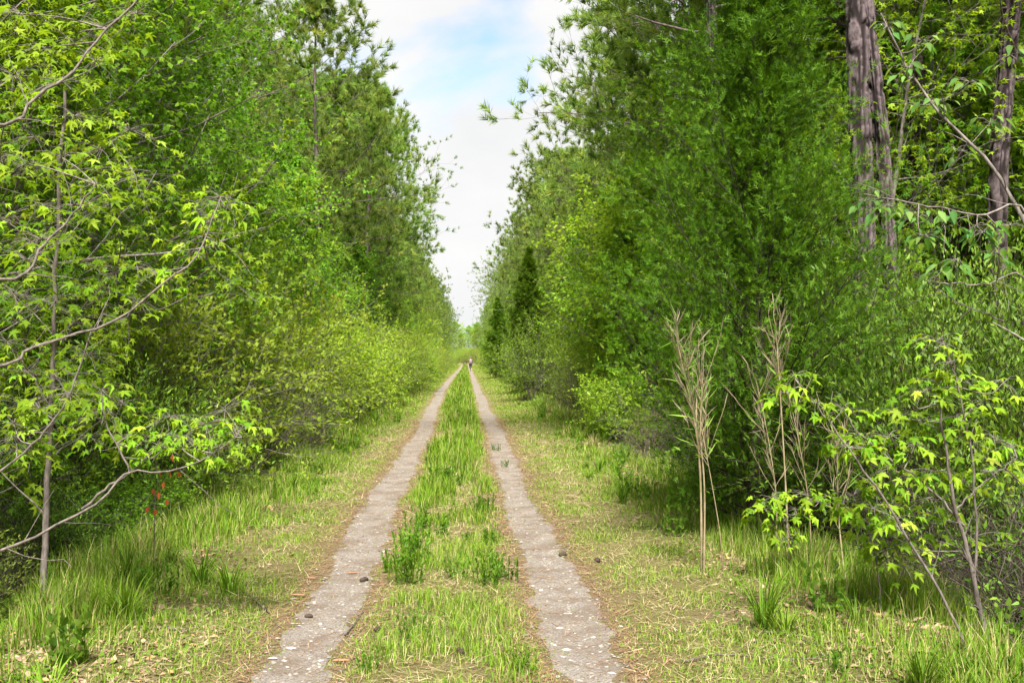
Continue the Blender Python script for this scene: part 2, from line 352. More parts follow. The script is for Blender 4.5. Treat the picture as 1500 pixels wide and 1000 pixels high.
def track_mat():
    m, n, l, o = newmat('worn_gravel')
    g = n.new('ShaderNodeNewGeometry')
    def noise(scale, det=5, rough=.6, vec=None):
        z = n.new('ShaderNodeTexNoise'); z.inputs['Scale'].default_value = scale; z.inputs['Detail'].default_value = det; z.inputs['Roughness'].default_value = rough
        l.new(g.outputs['Position'], z.inputs['Vector']); return z.outputs['Fac']
    vo = n.new('ShaderNodeTexVoronoi'); vo.inputs['Scale'].default_value = 42; l.new(g.outputs['Position'], vo.inputs['Vector'])
    st = n.new('ShaderNodeValToRGB'); st.color_ramp.elements[0].color = (.19, .168, .155, 1); st.color_ramp.elements[1].color = (.41, .38, .35, 1)
    sp = n.new('ShaderNodeSeparateColor'); l.new(vo.outputs['Color'], sp.inputs[0]); l.new(sp.outputs['Red'], st.inputs['Fac'])
    fine = n.new('ShaderNodeValToRGB'); fine.color_ramp.elements[0].position = .3; fine.color_ramp.elements[1].position = .72
    fine.color_ramp.elements[0].color = (.085, .068, .058, 1); fine.color_ramp.elements[1].color = (.33, .298, .265, 1); l.new(noise(70, 6, .7), fine.inputs['Fac'])
    ms = n.new('ShaderNodeMapRange'); ms.inputs['From Min'].default_value = .20; ms.inputs['From Max'].default_value = .32; ms.inputs['To Min'].default_value = .8; ms.inputs['To Max'].default_value = 0
    l.new(vo.outputs['Distance'], ms.inputs['Value'])
    mk = n.new('ShaderNodeMath'); mk.operation = 'MULTIPLY'; big = n.new('ShaderNodeMapRange'); big.inputs['From Min'].default_value = .40; big.inputs['From Max'].default_value = .6
    l.new(noise(5, 3), big.inputs['Value']); l.new(ms.outputs['Result'], mk.inputs[0]); l.new(big.outputs['Result'], mk.inputs[1])
    mx = n.new('ShaderNodeMix'); mx.data_type = 'RGBA'; l.new(mk.outputs[0], mx.inputs['Factor']); l.new(fine.outputs['Color'], mx.inputs['A']); l.new(st.outputs['Color'], mx.inputs['B'])
    # brown dusty stains
    br = n.new('ShaderNodeMapRange'); br.inputs['From Min'].default_value = .43; br.inputs['From Max'].default_value = .62; br.inputs['To Max'].default_value = .75
    l.new(noise(3.1, 5, .65), br.inputs['Value'])
    m2 = n.new('ShaderNodeMix'); m2.data_type = 'RGBA'; l.new(br.outputs['Result'], m2.inputs['Factor']); l.new(mx.outputs['Result'], m2.inputs['A']); m2.inputs['B'].default_value = (.135, .10, .075, 1)
    b = n.new('ShaderNodeBsdfPrincipled'); b.inputs['Roughness'].default_value = .92; b.inputs['Specular IOR Level'].default_value = .15
    bu = n.new('ShaderNodeBump'); bu.inputs['Strength'].default_value = 1; bu.inputs['Distance'].default_value = .022
    l.new(noise(55, 6, .7), bu.inputs['Height']); l.new(bu.outputs[0], b.inputs['Normal'])
    l.new(m2.outputs['Result'], b.inputs['Base Color']); l.new(b.outputs[0], o.inputs['Surface'])
    return m
TM = track_mat()
def half_w(y, s): return .21+.10*(fbm(np.asarray(y)*1.6+s*40, 3.3)-.5)*2+.09*(fbm(np.asarray(y)*7+s*13, 8.3)-.5)
ty = np.concatenate([np.arange(2.5, 20, .06), np.arange(20, 60, .25), np.arange(60, 236, 1.0)])
for s, nm in ((-1, 'wheel_track'), (1, 'wheel_track')):
    u = np.linspace(-1, 1, 13)
    cx = track_x(ty, s); wl = half_w(ty, s)+.07*(vnoise(ty*11, 1+s)-.5); wr = half_w(ty, s)+.07*(vnoise(ty*11, 5+s)-.5)
    X = cx[:, None]+np.where(u[None] < 0, u[None]*wl[:, None], u[None]*wr[:, None]); Y = np.repeat(ty[:, None], 13, 1)
    Z = height(X, Y)+.006+.006*(fbm(X*14, Y*14)-.5)-.012*np.abs(u[None])**6
    V = np.stack([X, Y, Z], -1).reshape(-1, 3); i = np.arange(12)[None]; j = np.arange(len(ty)-1)[:, None]*13
    q = np.stack([j+i, j+i+1, j+i+14, j+i+13], -1); ma = MA(); ma.add(V, q.ravel(), np.full(q.shape[0]*12, 4), .5)
    o = linkmesh(nm, ma.build(nm, TM, True)); tag(o, 'pale gravel wheel track %s the grassy centre strip' % ('on the pine-cone free side of' if False else ('with orange bark chips, one side of' if s < 0 else 'on which the cyclist rides, beside')), kind='structure')

def on_track(x, y):
    d = np.full(np.shape(x), 9.)
    for s in (-1, 1): d = np.minimum(d, np.abs(x-track_x(y, s))-half_w(y, s))
    return d

# stones bedded in the tracks (nobody could count them)
def stones(n, ymin, ymax, rmin, rmax, rng):
    y = ymin+(ymax-ymin)*rng.random(n)**1.5; s = rng.choice([-1, 1], n)
    x = np.where(s < 0, track_x(y, -1), track_x(y, 1))+rng.normal(size=n)*.13
    z = height(x, y)+.004
    iv = nrm(np.array([(1, 0, 0), (.4, .9, .1), (-.6, .8, -.1), (-1, -.1, 0), (-.3, -1, .1), (.7, -.8, 0)])); iv = np.concatenate([iv, [[.1, .05, .75], [.3, -.3, .72]]]); ifc = [(0, 1, 6, 7), (1, 2, 6), (2, 3, 6), (3, 4, 6), (4, 7, 6), (4, 5, 7), (5, 0, 7)]
    t = tmpl(iv*np.array([1, .8, .42]), ifc)
    an = rng.random(n)*6.28; X = np.stack([np.cos(an), np.sin(an), np.zeros(n)], 1); Y = np.stack([-np.sin(an), np.cos(an), rng.normal(size=n)*.1], 1); Z = np.tile([0, 0, 1.], (n, 1))
    r = rmin+(rmax-rmin)*rng.random(n)**2.6
    return t, np.stack([x, y, z], 1), X, Y, Z, r, rng.random(n), r*(.7+.6*rng.random(n))
t, O, X, Y, Z, r, v, sx_ = stones(6500, 3.5, 24, .0055, .021, RNG)
ma = MA(); ma.inst(t, O, X, Y, Z, r, v, 0, sx_)
M['stone'] = leafmat('pale_stone', (.16, .14, .125), (.28, .26, .24), (.40, .385, .365), trans=0, rough=.85, hue=0, tyel=(1, 1, 1))
tag(linkmesh('gravel', ma.build('gravel', M['stone'], True)), 'small pale stones bedded in the two wheel tracks', kind='stuff')

# ------------------------------------------------------------------ grass
def blades(x, y, h, w, rng, lean=.35, var=None, K=2):
    """bent blades: base pair, mid pair, tip"""
    n = len(x); z = height(x, y)-.004
    az = rng.random(n)*2*math.pi; face = az+math.pi/2+rng.normal(size=n)*.4
    ln = lean*(.3+1.2*rng.random(n))
    d = np.stack([np.cos(az), np.sin(az)], 1)*ln[:, None]
    sd = np.stack([np.cos(face), np.sin(face), np.zeros(n)], 1)*w[:, None]*.5
    B = np.stack([x, y, z], 1)
    m1 = B+np.concatenate([d*h[:, None]*.30, (h*.55)[:, None]], 1)
    tp = B+np.concatenate([d*h[:, None]*1.0, (h*(1-.35*ln**2))[:, None]], 1)
    V = np.stack([B-sd, B+sd, m1+sd*.75, m1-sd*.75, tp], 1).reshape(-1, 3)
    b = np.arange(n)[:, None]*5
    lp = (b+np.array([0, 1, 2, 3, 3, 2, 4])[None]).ravel()
    return V, lp, np.tile([4, 3], n), np.repeat(var if var is not None else rng.random(n), 5)
def edge_x(y, s):
    return (2.75+.5*(fbm(np.asarray(y)*.35+s*11, 2.2)-.5)*2)
def litter_patch(x, y):
    q = np.exp(-((x+2.25)/.75)**2-((y-5.3)/1.1)**2)+.8*np.exp(-((x-2.5)/.6)**2-((y-5.6)/1.5)**2)+.6*np.exp(-((x-2.1)/.5)**2-((y-7.9)/.6)**2)
    return np.clip(q*(.3+1.4*fbm(x*2.2+5, y*2.2)), 0, 1)
def grass_batch(n, y0, y1, xr, rng, ma, scale=1.0, wide=1.0):
    y = y0+(y1-y0)*rng.random(n); x = (rng.random(n)*2-1)*xr
    d = on_track(x, y); ax = np.abs(x)
    clump = fbm(x*2.6+3, y*2.6); cl2 = fbm(x*.7+30, y*.7)
    keep = sm((d+.11)/.28)*(.22+.95*sm((clump-.34)/.22))*(.5+.65*sm((cl2-.33)/.2))
    keep = np.where(d < -.11, .010, np.maximum(keep, .05))
    keep = np.where(ax < .8, keep*1.9+.04, keep*1.25)
    keep *= 1-.8*litter_patch(x, y)
    keep *= 1-.75*sm((ax-edge_x(y, np.sign(x)))/1.1)
    k = rng.random(n) < keep; x, y, d, ax, clump, cl2 = x[k], y[k], d[k], ax[k], clump[k], cl2[k]; n = len(x)
    base = .022+.045*sm(d/.35)*clump
    mid = (ax < .8)*sm(d/.25)*.10*sm((clump-.40)/.25)*(.5+sm((y-8)/5))
    verge = (ax > 1)*(sm((ax-1.35)/.8)*.02+sm((ax-1.7)/1.0)*.20*sm((cl2-.36)/.2)*sm((clump-.3)/.3))
    h = (base+mid+verge)*(.55+.9*rng.random(n))*scale
    w = (.0024+.0026*rng.random(n)+.010*h)*wide
    dry = np.clip(.55-.5*clump+.25*sm((ax-2)/1)*0+.22*(fbm(x*1.1+70, y*1.1) > .55)+.18*rng.normal(size=n), 0, 1)
    isdry = rng.random(n) < np.clip(.16+.35*(dry-.3)+.12*sm((ax-1.6)/1), .05, .5)
    var = np.where(isdry, .88+.12*rng.random(n), .12+.68*rng.random(n)*(.5+.5*np.clip(1.2-h*2, .3, 1)))
    ma.add(*blades(x, y, h, w, rng, np.clip(1.15-h*5, .4, 1.0), var)[:3], np.repeat(var, 5))
ga = MA(); g = np.random.default_rng(21)
grass_batch(105000, 4.2, 9, 4.2, g, ga)
grass_batch(82000, 9, 16, 4.0, g, ga, 1.0, 1.5)
grass_batch(68000, 16, 34, 3.8, g, ga, 1.1, 2.6)
grass_batch(52000, 34, 75, 3.8, g, ga, 1.2, 5)
grass_batch(45000, 75, 235, 4.2, g, ga, 1.3, 10)
tag(linkmesh('grass', ga.build('grass', M['grass'])), 'short yellow-green grass with dry blades on the centre strip and both verges', kind='stuff')

# low broad-leaved ground plants along the verges, and leaf litter
def scatter_leaves(n, fx, tm, size, lift, rng, var, mat, name, label, flat=.3, yr=(4, 30), pw=1.6):
    y = yr[0]+(yr[1]-yr[0])*rng.random(n)**pw; x = fx(y, n)
    z = height(x, y)+lift*rng.random(n)
    az = rng.random(n)*6.28; Yd = np.stack([np.cos(az), np.sin(az), rng.normal(size=n)*flat], 1)
    nh = np.stack([rng.normal(size=n)*flat, rng.normal(size=n)*flat, np.ones(n)], 1)
    Xf, Yf, Zf = perp_frame(Yd, nh); S = size*(.5+rng.random(n))*(1+y/18)
    m_ = MA(); m_.inst(tm, np.stack([x, y, z], 1), Xf, Yf, Zf, S, var(n)); o = linkmesh(name, m_.build(name, mat)); tag(o, label, kind='stuff'); return o
def verge_x(lo, hi, bias=1):
    def f(y, n):
        s = g.choice([-1, 1], n); return s*(lo+(hi-lo)*g.random(n)**bias)
    return f
scatter_leaves(21000, verge_x(1.5, 3.9, .7), OVAL2, .026, .07, g, lambda n: g.random(n), M['forb'], 'ground_cover', 'small broad-leaved weeds among the grass of both verges')
scatter_leaves(26000, verge_x(2.0, 7.5, .8), OVAL2, .045, .015, g, lambda n: g.random(n), M['deadleaf'], 'leaf_litter', 'brown fallen leaves under the bushes on both sides', flat=.35, yr=(3.8, 34))
# foreground patch of litter at the lower left and lower right
def patch_x(y, n):
    x = np.where(g.random(n) < .6, -1.4-2.0*g.random(n), 1.6+2.0*g.random(n))
    return np.where(g.random(n) < .12+litter_patch(x, y)*1.4, x, np.sign(x)*(3.0+1.5*g.random(n)))
o = scatter_leaves(12000, patch_x, OVAL2, .030, .012, g, lambda n: g.random(n), M['deadleaf'], 'dead_leaves', 'scattered grey-brown dead leaves lying in the near verge grass', flat=.4, yr=(4.2, 8.5), pw=1.2)
NEED = tmpl([(-.02, 0, 0), (.02, 0, 0), (0, 1, .04)], [(0, 1, 2)])
NEED1 = tmpl([(-.014, 0, 0), (.014, 0, 0), (0, 1, .04)], [(0, 1, 2)])
def off_track_x(y, n):
    x = (g.random(n)*2-1)*3.2; d_ = on_track(x, y); return np.where(d_ < .04, x+np.sign(x+.14)*.55*np.where(np.abs(x+.14) > .75, 1, -1), x)
def straw_x(y, n):
    s = g.choice([-1, 1], n); t_ = np.where(s < 0, track_x(y, -1), track_x(y, 1)); side = g.choice([-1, 1], n)
    return np.where(g.random(n) < .55, t_+side*(.20+np.abs(g.normal(size=n))*.12), t_+g.normal(size=n)*.8)
scatter_leaves(34000, off_track_x, NEED1, .075, .03, g, lambda n: .5+.5*g.random(n), M['drygrass'], 'dry_grass_thatch', 'pale dry grass blades lying flat among the green on the verges and centre strip', flat=.22, yr=(4, 24), pw=1.3)
scatter_leaves(30000, straw_x, NEED, .075, .012, g, lambda n: g.random(n), M['straw'], 'pine_straw', 'brown fallen pine needles lining the edges of the wheel tracks', flat=.08, yr=(4, 26), pw=1.4)

# ------------------------------------------------------------------ branching
def children(PT, R, n, rng, t0, t1, ang, lr, up=.0, wob=.12, k=5, rs=.5, prof=None, planar=0., angj=.18):
    PT = np.asarray(PT); m, kk, _ = PT.shape
    t = t0+(t1-t0)*(np.arange(n)[None]+rng.random((m, n)))/n
    f = t*(kk-1); i = np.minimum(f.astype(int), kk-2); fr = f-i; mi = np.arange(m)[:, None]
    pos = PT[mi, i]*(1-fr[..., None])+PT[mi, i+1]*fr[..., None]
    T = nrm(PT[mi, i+1]-PT[mi, i])
    r0 = (R[mi, i]*(1-fr)+R[mi, i+1]*fr)
    ln = np.linalg.norm(np.diff(PT, axis=1), axis=2).sum(1)[:, None]
    Lc = lr*(ln if not callable(lr) else 1) if not callable(lr) else lr(t)
    Lc = Lc*(.7+.6*rng.random((m, n)))
    if prof is not None: Lc = Lc*prof(t)
    ref = np.where(np.abs(T[..., 2:3]) > .9, [[[1., 0, 0]]], [[[0, 0, 1.]]])
    U = nrm(np.cross(T, ref)); V = np.cross(U, T)
    phi = np.arange(n)[None]*2.39996+rng.random((m, 1))*6.28+rng.normal(size=(m, n))*.3
    cu, sv = np.cos(phi), np.sin(phi)*(1-planar)
    S = nrm(U*cu[..., None]+V*sv[..., None])
    A = ang(t) if callable(ang) else ang
    A = A+rng.normal(size=(m, n))*angj
    d = nrm(T*np.cos(A)[..., None]+S*np.sin(A)[..., None]).reshape(-1, 3)
    pos = pos.reshape(-1, 3); Lf = Lc.reshape(-1); r0 = r0.reshape(-1)
    out = [pos]; 
    for j in range(k-1):
        d = nrm(d+np.array([0, 0, up])/(k-1)+rng.normal(size=d.shape)*wob)
        pos = pos+d*(Lf/(k-1))[:, None]; out.append(pos)
    C = np.stack(out, 1); rr = (r0*rs)[:, None]*np.linspace(1, .35, k)[None]
    return C, rr
def trunk(H, r, rng, k=12, lean=.02, wob=.02, flare=1.35):
    p = np.zeros(3); d = nrm(np.array([rng.normal()*lean, rng.normal()*lean, 1.])); pts = [p-np.array([0, 0, .35])]
    for j in range(k-1):
        d = nrm(d+np.array([*(rng.normal(size=2)*wob), .03])); p = p+d*H/(k-1); pts.append(p)
    P_ = np.array(pts)[None]; t = np.linspace(0, 1, k); R_ = r*(1-t)**.8*.92+.006+.04*r; R_[0] *= flare; R_[0:2] *= 1.0
    return P_, R_[None]
def leaves_on(PT, n, rng, t0=.25, out=1.0, down=.0, jit=.5, spread=.0):
    m, kk, _ = PT.shape
    t = t0+(1-t0)*(np.arange(n)[None]+rng.random((m, n)))/n
    f = np.minimum(t*(kk-1), kk-1.001); i = f.astype(int); fr = (f-i)[..., None]; mi = np.arange(m)[:, None]
    pos = PT[mi, i]*(1-fr)+PT[mi, i+1]*fr; T = nrm(PT[mi, i+1]-PT[mi, i])
    d = nrm(T*out+rng.normal(size=T.shape)*jit+np.array([0, 0, -down]))
    pos = pos+rng.normal(size=pos.shape)*spread
    return pos.reshape(-1, 3), d.reshape(-1, 3)
def upn(n, rng, j=.55): return nrm(np.stack([rng.normal(size=n)*j, rng.normal(size=n)*j, np.ones(n)], 1))

def broadleaf(seed, H, r, n1, n2, n3, nl, tm, size, leafm, barkm, zlo=.15, R=2.2, ang=1.05, up=.35, shape='oval', down=.35, lj=.6, wdt=1.0, tside=6, lean=.03, wob=.03, sz_j=.5):
    rng = np.random.default_rng(seed)
    tp, tr = trunk(H, r, rng, 14, lean, wob)
    if shape == 'oval': pf = lambda t: R*np.clip(np.sin(np.clip((t-zlo)/(1-zlo), 0, 1)*math.pi*.86+.35), .12, 1)
    elif shape == 'cone': pf = lambda t: R*(.12+.95*(1-np.clip((t-zlo)/(1-zlo), 0, 1)))
    else: pf = lambda t: R*(.75+0*t)
    c1, r1 = children(tp, tr, n1, rng, zlo, .99, ang, pf, up, .10, 7, .42, angj=.22)
    c2, r2 = children(c1, r1, n2, rng, .15, 1.0, .85, .42, up*.4, .14, 5, .55)
    c3, r3 = children(c2, r2, n3, rng, .15, 1.0, .8, .5, .1, .16, 4, .6)
    w = MA(); w.tubes(tp, tr, 10); w.tubes(c1, np.maximum(r1, .006), 5); w.tubes(c2, np.maximum(r2, .0035), 3); w.tubes(c3, np.maximum(r3, .002), 3)
    p, d = leaves_on(c3, nl, rng, .15, .6, down, lj, .02)
    X, Y, Z = perp_frame(d, upn(len(p), rng, .5)); S = size*(1-sz_j/2+sz_j*rng.random(len(p)))
    twv = np.repeat(rng.random(len(c3)), nl)
    f = MA(); f.inst(tm, p, X, Y, Z, S, np.clip(.65*rng.random(len(p))+.35*twv, 0, 1), 0, S*wdt)
    return w.build('trunk', barkm, True), f.build('crown', leafm)

def bush(seed, H, R, nst, n1, n2, nl, tm, size, leafm, barkm, spread=.45, up=.5, down=.1, lj=.6, wdt=1.0):
    """several stems from the ground"""
    rng = np.random.default_rng(seed)
    az = np.arange(nst)*2.4+rng.random(nst)*.6; st = []
    for i in range(nst):
        sp = spread*(.2+.9*((i*.618) % 1)); d = nrm(np.array([math.cos(az[i])*sp, math.sin(az[i])*sp, 1.])); p = np.array([math.cos(az[i]), math.sin(az[i]), 0])*.12*rng.random()
        hh = H*(.6+.4*rng.random()); pts = [p-d*.25]
        for j in range(8):
            d = nrm(d+rng.normal(size=3)*.09+np.array([math.cos(az[i]), math.sin(az[i]), 0])*.04); p = p+d*hh/8; pts.append(p)
        st.append(pts)
    tp = np.array(st); tr = np.tile(np.linspace(.016, .004, 9), (nst, 1))*(.6+H/5)
    c1, r1 = children(tp, tr, n1, rng, .10, 1.0, .95, lambda t: R*(.35+.55*np.sin(t*2.6+.3)), up*.5, .12, 6, .55)
    c2, r2 = children(c1, r1, n2, rng, .1, 1.0, .8, .45, up*.4, .14, 4, .6)
    w = MA(); w.tubes(tp, tr, 5); w.tubes(c1, np.maximum(r1, .003), 3); w.tubes(c2, np.maximum(r2, .0018), 3)
    p, d = leaves_on(c2, nl, rng, .1, .7, down, lj, .025)
    X, Y, Z = perp_frame(d, upn(len(p), rng, .6)); S = size*(.7+.6*rng.random(len(p)))
    twv = np.repeat(rng.random(len(c2)), nl)
    f = MA(); f.inst(tm, p, X, Y, Z, S, np.clip(.65*rng.random(len(p))+.35*twv, 0, 1), 0, S*wdt)
    return w.build('stem', barkm, True), f.build('foliage', leafm)

def pine(seed, H, r, R, zlo, n1=52, n2=7, n3=4, size=.235, lean=.015, dens=1):
    rng = np.random.default_rng(seed)
    tp, tr = trunk(H, r, rng, 16, lean, .012, 1.2)
    def pf(t):
        q = np.clip((t-zlo)/(1-zlo), 0, 1); return R*np.clip(.55+.75*np.sin(q*2.3+.3)-.75*q**2.2, .18, 1.2)*.9
    c1, r1 = children(tp, tr, n1, rng, zlo, .995, lambda t: 1.55-.75*np.clip((t-zlo)/(1-zlo), 0, 1), pf, .30, .09, 8, .30, angj=.15)
    c2, r2 = children(c1, r1, n2, rng, .25, 1.0, .85, .38, .35, .13, 5, .55, planar=.4)
    c3, r3 = children(c2, r2, n3, rng, .2, 1.0, .75, .48, .4, .12, 4, .6)
    # dead stubs below the crown
    c0, r0 = children(tp, tr, 12, rng, zlo*.35, zlo, 1.5, lambda t: .3+1.3*rng.random(t.shape), -.1, .1, 5, .2)
    w = MA(); w.tubes(tp, tr, 12)
    bo = MA(); bo.tubes(c1, np.maximum(r1, .010), 5); bo.tubes(c2, np.maximum(r2, .0045), 3); bo.tubes(c3, np.maximum(r3, .003), 3); bo.tubes(c0, np.maximum(r0, .008), 4)
    p, d = leaves_on(c3, 1+dens, rng, .55, 1.2, -.15, .3, .03)
    e2, d2 = c2[:, -1], nrm(c2[:, -1]-c2[:, -2]); p = np.concatenate([p, e2]); d = np.concatenate([d, d2])
    X, Y, Z = perp_frame(d, rng.normal(size=d.shape)); S = size*(.75+.5*rng.random(len(p)))
    f = MA(); f.inst(NEEDLE, p, X, Y, Z, S, rng.random(len(p))*.95)
    return w.build('trunk', M['pinebark'], True), bo.build('boughs', M['pinebark'], True), f.build('crown', M['pine'])

def cedar(seed, H, R, n1, n2, n3, size, per=2, zlo=.05):
    rng = np.random.default_rng(seed)
    tp, tr = trunk(H, .065 if H > 5.5 else .05, rng, 12, .02, .015, 1.3)
    def pf(t):
        q = np.clip((t-zlo)/(1-zlo), 0, 1)
        return R*np.clip(.70+2.2*q, 0, 1.0)*np.clip(1.06*(1-q)**.8, .08, 1.0)*(.72+.55*rng.random(t.shape))
    c1, r1 = children(tp, tr, n1, rng, zlo, .99, lambda t: 1.30-.75*t, pf, .55, .07, 8, .28, angj=.16)
    c2, r2 = children(c1, r1, n2, rng, .12, 1.0, .62, .36, .35, .12, 5, .6)
    c3, r3 = children(c2, r2, n3, rng, .10, 1.0, .62, .5, .18, .13, 4, .6)
    w = MA(); w.tubes(tp, tr, 10); w.tubes(c1, np.maximum(r1*.6, .003), 5); w.tubes(c2, np.maximum(r2*.5, .0015), 3)
    p, d = leaves_on(c3, per, rng, .1, 1.2, -.15, .55, .008); p = np.concatenate([p, c3[:, -1]]); d = np.concatenate([d, nrm(c3[:, -1]-c3[:, -2])])
    X, Y, Z = perp_frame(d, rng.normal(size=d.shape)+np.array([0, 0, .6])); S = size*(.65+.7*rng.random(len(p)))
    t0_ = np.repeat(rng.random(len(c2)), n3)*.7+.3*rng.random(len(c3)); twv = np.concatenate([np.repeat(t0_, per), t0_])
    f = MA(); f.inst(CSPRAY, p, X, Y, Z, S, np.clip(.35*rng.random(len(p))+.65*twv, 0, 1))
    return w.build('trunk', M['darkbark'], True), f.build('crown', M['cedar'])

LIB = {}
def lib(key, fn):
    LIB[key] = fn
lib('gumA', broadleaf(101, 8.5, .07, 36, 7, 6, 9, STAR5, .100, M['gum'], M['bark'], .10, 2.3, up=.35))
lib('gumB', broadleaf(102, 7.0, .06, 34, 7, 6, 9, STAR5, .096, M['gum'], M['bark'], .06, 2.0, up=.25))
lib('mapA', broadleaf(103, 10., .09, 44, 7, 6, 10, OVAL2, .100, M['maple'], M['bark'], .10, 2.8, up=.3, wdt=1.25, down=.6))
lib('mapB', broadleaf(104, 8.0, .07, 38, 7, 6, 10, OVAL2, .095, M['maple'], M['bark'], .06, 2.4, up=.3, wdt=1.25, down=.6))
lib('litA', broadleaf(105, 6.0, .05, 34, 7, 6, 10, OVAL2, .105, M['light'], M['bark'], .05, 1.9, up=.4, wdt=1.2))
lib('tallA', broadleaf(106, 15., .14, 56, 7, 6, 9, OVAL2, .17, M['maple'], M['bark'], .22, 3.4, up=.4, wdt=1.3))
lib('tallB', broadleaf(107, 14., .12, 52, 7, 6, 9, OVAL2, .16, M['light'], M['bark'], .18, 3.2, up=.4, wdt=1.3))
lib('litS', broadleaf(108, 7.5, .045, 26, 6, 4, 6, STAR5, .105, M['gum'], M['bark'], .28, 2.1, up=.3))
lib('wilA', bush(111, 3.6, 1.7, 9, 14, 7, 13, OVAL2, .078, M['willow'], M['bark'], .5, .5, 0, wdt=.9))
lib('wilB', bush(112, 2.8, 1.4, 8, 12, 7, 13, OVAL2, .072, M['willow'], M['bark'], .5, .5, 0, wdt=.9))
lib('shrA', bush(113, 2.6, 1.4, 8, 13, 6, 12, OVAL, .085, M['light'], M['bark'], .55, .4, .2))
lib('shrB', bush(114, 1.7, 1.1, 8, 11, 6, 9, STAR5, .085, M['gum'], M['bark'], .6, .3, .2))
lib('evA', bush(115, 3.2, 1.5, 9, 15, 8, 13, LANCE, .072, M['ever'], M['darkbark'], .45, .7, -.5, .45, 1.25))
lib('evB', bush(116, 2.2, 1.3, 8, 14, 8, 12, LANCE, .068, M['ever'], M['darkbark'], .5, .6, -.4, .45, 1.25))
lib('pineA', pine(121, 17., .17, 3.9, .38, 54, 8, 3))
lib('pineB', pine(122, 15.5, .15, 3.6, .30, 50, 8, 3))
lib('pineO', pine(124, 15.5, .16, 3.1, .34, 34, 7, 4, size=.25, dens=2))
lib('pineC', pine(123, 18.5, .19, 3.8, .50, 46, 8, 3))
lib('cedS', cedar(131, 6.0, 1.25, 100, 9, 6, .14, 3, .04))

def twiggy(seed, H=1.6, nst=12, spread=.9):
    rng = np.random.default_rng(seed); az = rng.random(nst)*6.28
    st = []
    for i in range(nst):
        d = nrm(np.array([math.cos(az[i])*spread*rng.random(), math.sin(az[i])*spread*rng.random(), .8])); p = np.zeros(3); pts = [p-d*.15]
        for j in range(6): d = nrm(d+rng.normal(size=3)*.16); p = p+d*H*(.5+.6*rng.random())/6; pts.append(p)
        st.append(pts)
    tp = np.array(st); tr = np.tile(np.linspace(.009, .003, 7), (nst, 1))
    c1, r1 = children(tp, tr, 7, rng, .15, 1, .75, .5, .1, .18, 5, .6); c2, r2 = children(c1, r1, 5, rng, .2, 1, .7, .5, 0, .2, 4, .6)
    w = MA(); w.tubes(tp, tr, 4); w.tubes(c1, np.maximum(r1, .0028), 3); w.tubes(c2, np.maximum(r2, .0018), 3)
    return w.build('twigs', M['twig'], True)
TW = [twiggy(141), twiggy(142, 1.2, 14, 1.3)]

# ------------------------------------------------------------------ placing things, collecting what each is for its label
THINGS = []
def place(key, name, x, y, rz=0, sc=1.0, cat='tree', group=None, label=None, parts=('trunk', 'crown'), tilt=(0, 0), kindword=None, dz=0.0):
    ms_ = LIB[key]
    if len(ms_) == 3: parts = ('trunk', 'boughs', 'crown')
    e_ = empty(name, (x, y, float(height(x, y))+dz), rz, sc, tilt)
    for nm, me in zip(parts, ms_): linkmesh(nm, me, e_)
    tag(e_, label, cat, group)
    THINGS.append([e_, name, x, y, kindword, label])
    return e_

R_ = np.random.default_rng(77)
def U(a_, b_): return a_+(b_-a_)*R_.random()

# hero cedar, finely built
heroced = cedar(201, 6.5, 1.40, 220, 12, 6, .070, 4, .035)
LIB['hero'] = heroced
place('hero', 'cedar_tree', 2.62, 9.0, .6, 1.0, 'cedar', None, 'big bushy dark green red cedar right beside the dry canes')
place('cedS', 'cedar_tree', 2.8, 44, 1.0, (1.15, 1.15, 1.08), 'cedar', None, 'cone-shaped dark cedar behind the small bare-stemmed yellowish bush')
place('cedS', 'cedar_tree', 2.65, 78, 2.2, (1.25, 1.25, 1.05), 'cedar', None, 'smaller dark cedar next along the verge toward the cyclist')
place('cedS', 'cedar_tree', 3.6, 58, 4.0, (1.0, 1.0, .8), 'cedar', None, 'low dark cedar between the two cone-shaped cedars')

# two-stemmed big pine and its neighbours on the right: furrowed bark modelled as relief
def furrowed(seed, pts, rads, n=56, rings=260):
    rng = np.random.default_rng(seed); pts = np.array(pts, float); t = np.linspace(0, 1, len(pts)); tt = np.linspace(0, 1, rings)
    C = np.stack([np.interp(tt, t, pts[:, i]) for i in range(3)], 1); Rr = np.interp(tt, t, rads)
    an = np.arange(n)*2*math.pi/n; zz = C[:, 2][:, None]; A = np.broadcast_to(an[None], (rings, n))
    per = n  # periodic noise by blending
    def pn(fx, fz, sd):
        xx = A/(2*math.pi)*fx; w_ = (A/(2*math.pi))
        return vnoise(xx+sd, zz*fz)*(1-w_)+vnoise(xx-fx+sd, zz*fz)*w_
    rid = 1-np.abs(pn(15, 2.6, seed)-.5)*2; rid2 = 1-np.abs(pn(9, 9.0, seed+31)-.5)*2
    gro = sm((rid-.70)/.20)*.9+sm((rid2-.84)/.12)*.5
    disp = -np.clip(gro, 0, 1)*.030+.008*(pn(30, 30, seed+7)-.5)
    rad = Rr[:, None]*(1+.04*(pn(4, .8, 3)-.5))+disp
    V = C[:, None]+np.stack([np.cos(A)*rad, np.sin(A)*rad, np.zeros_like(A)], -1)
    j = np.arange(rings-1)[:, None]*n; i = np.arange(n)[None]; i2 = (i+1) % n
    q = np.stack([j+i, j+i2, j+n+i2, j+n+i], -1); m_ = MA(); m_.add(V.reshape(-1, 3), q.ravel(), np.full(q.shape[0]*n, 4), np.clip(gro*1.1, 0, 1).ravel())
    return m_
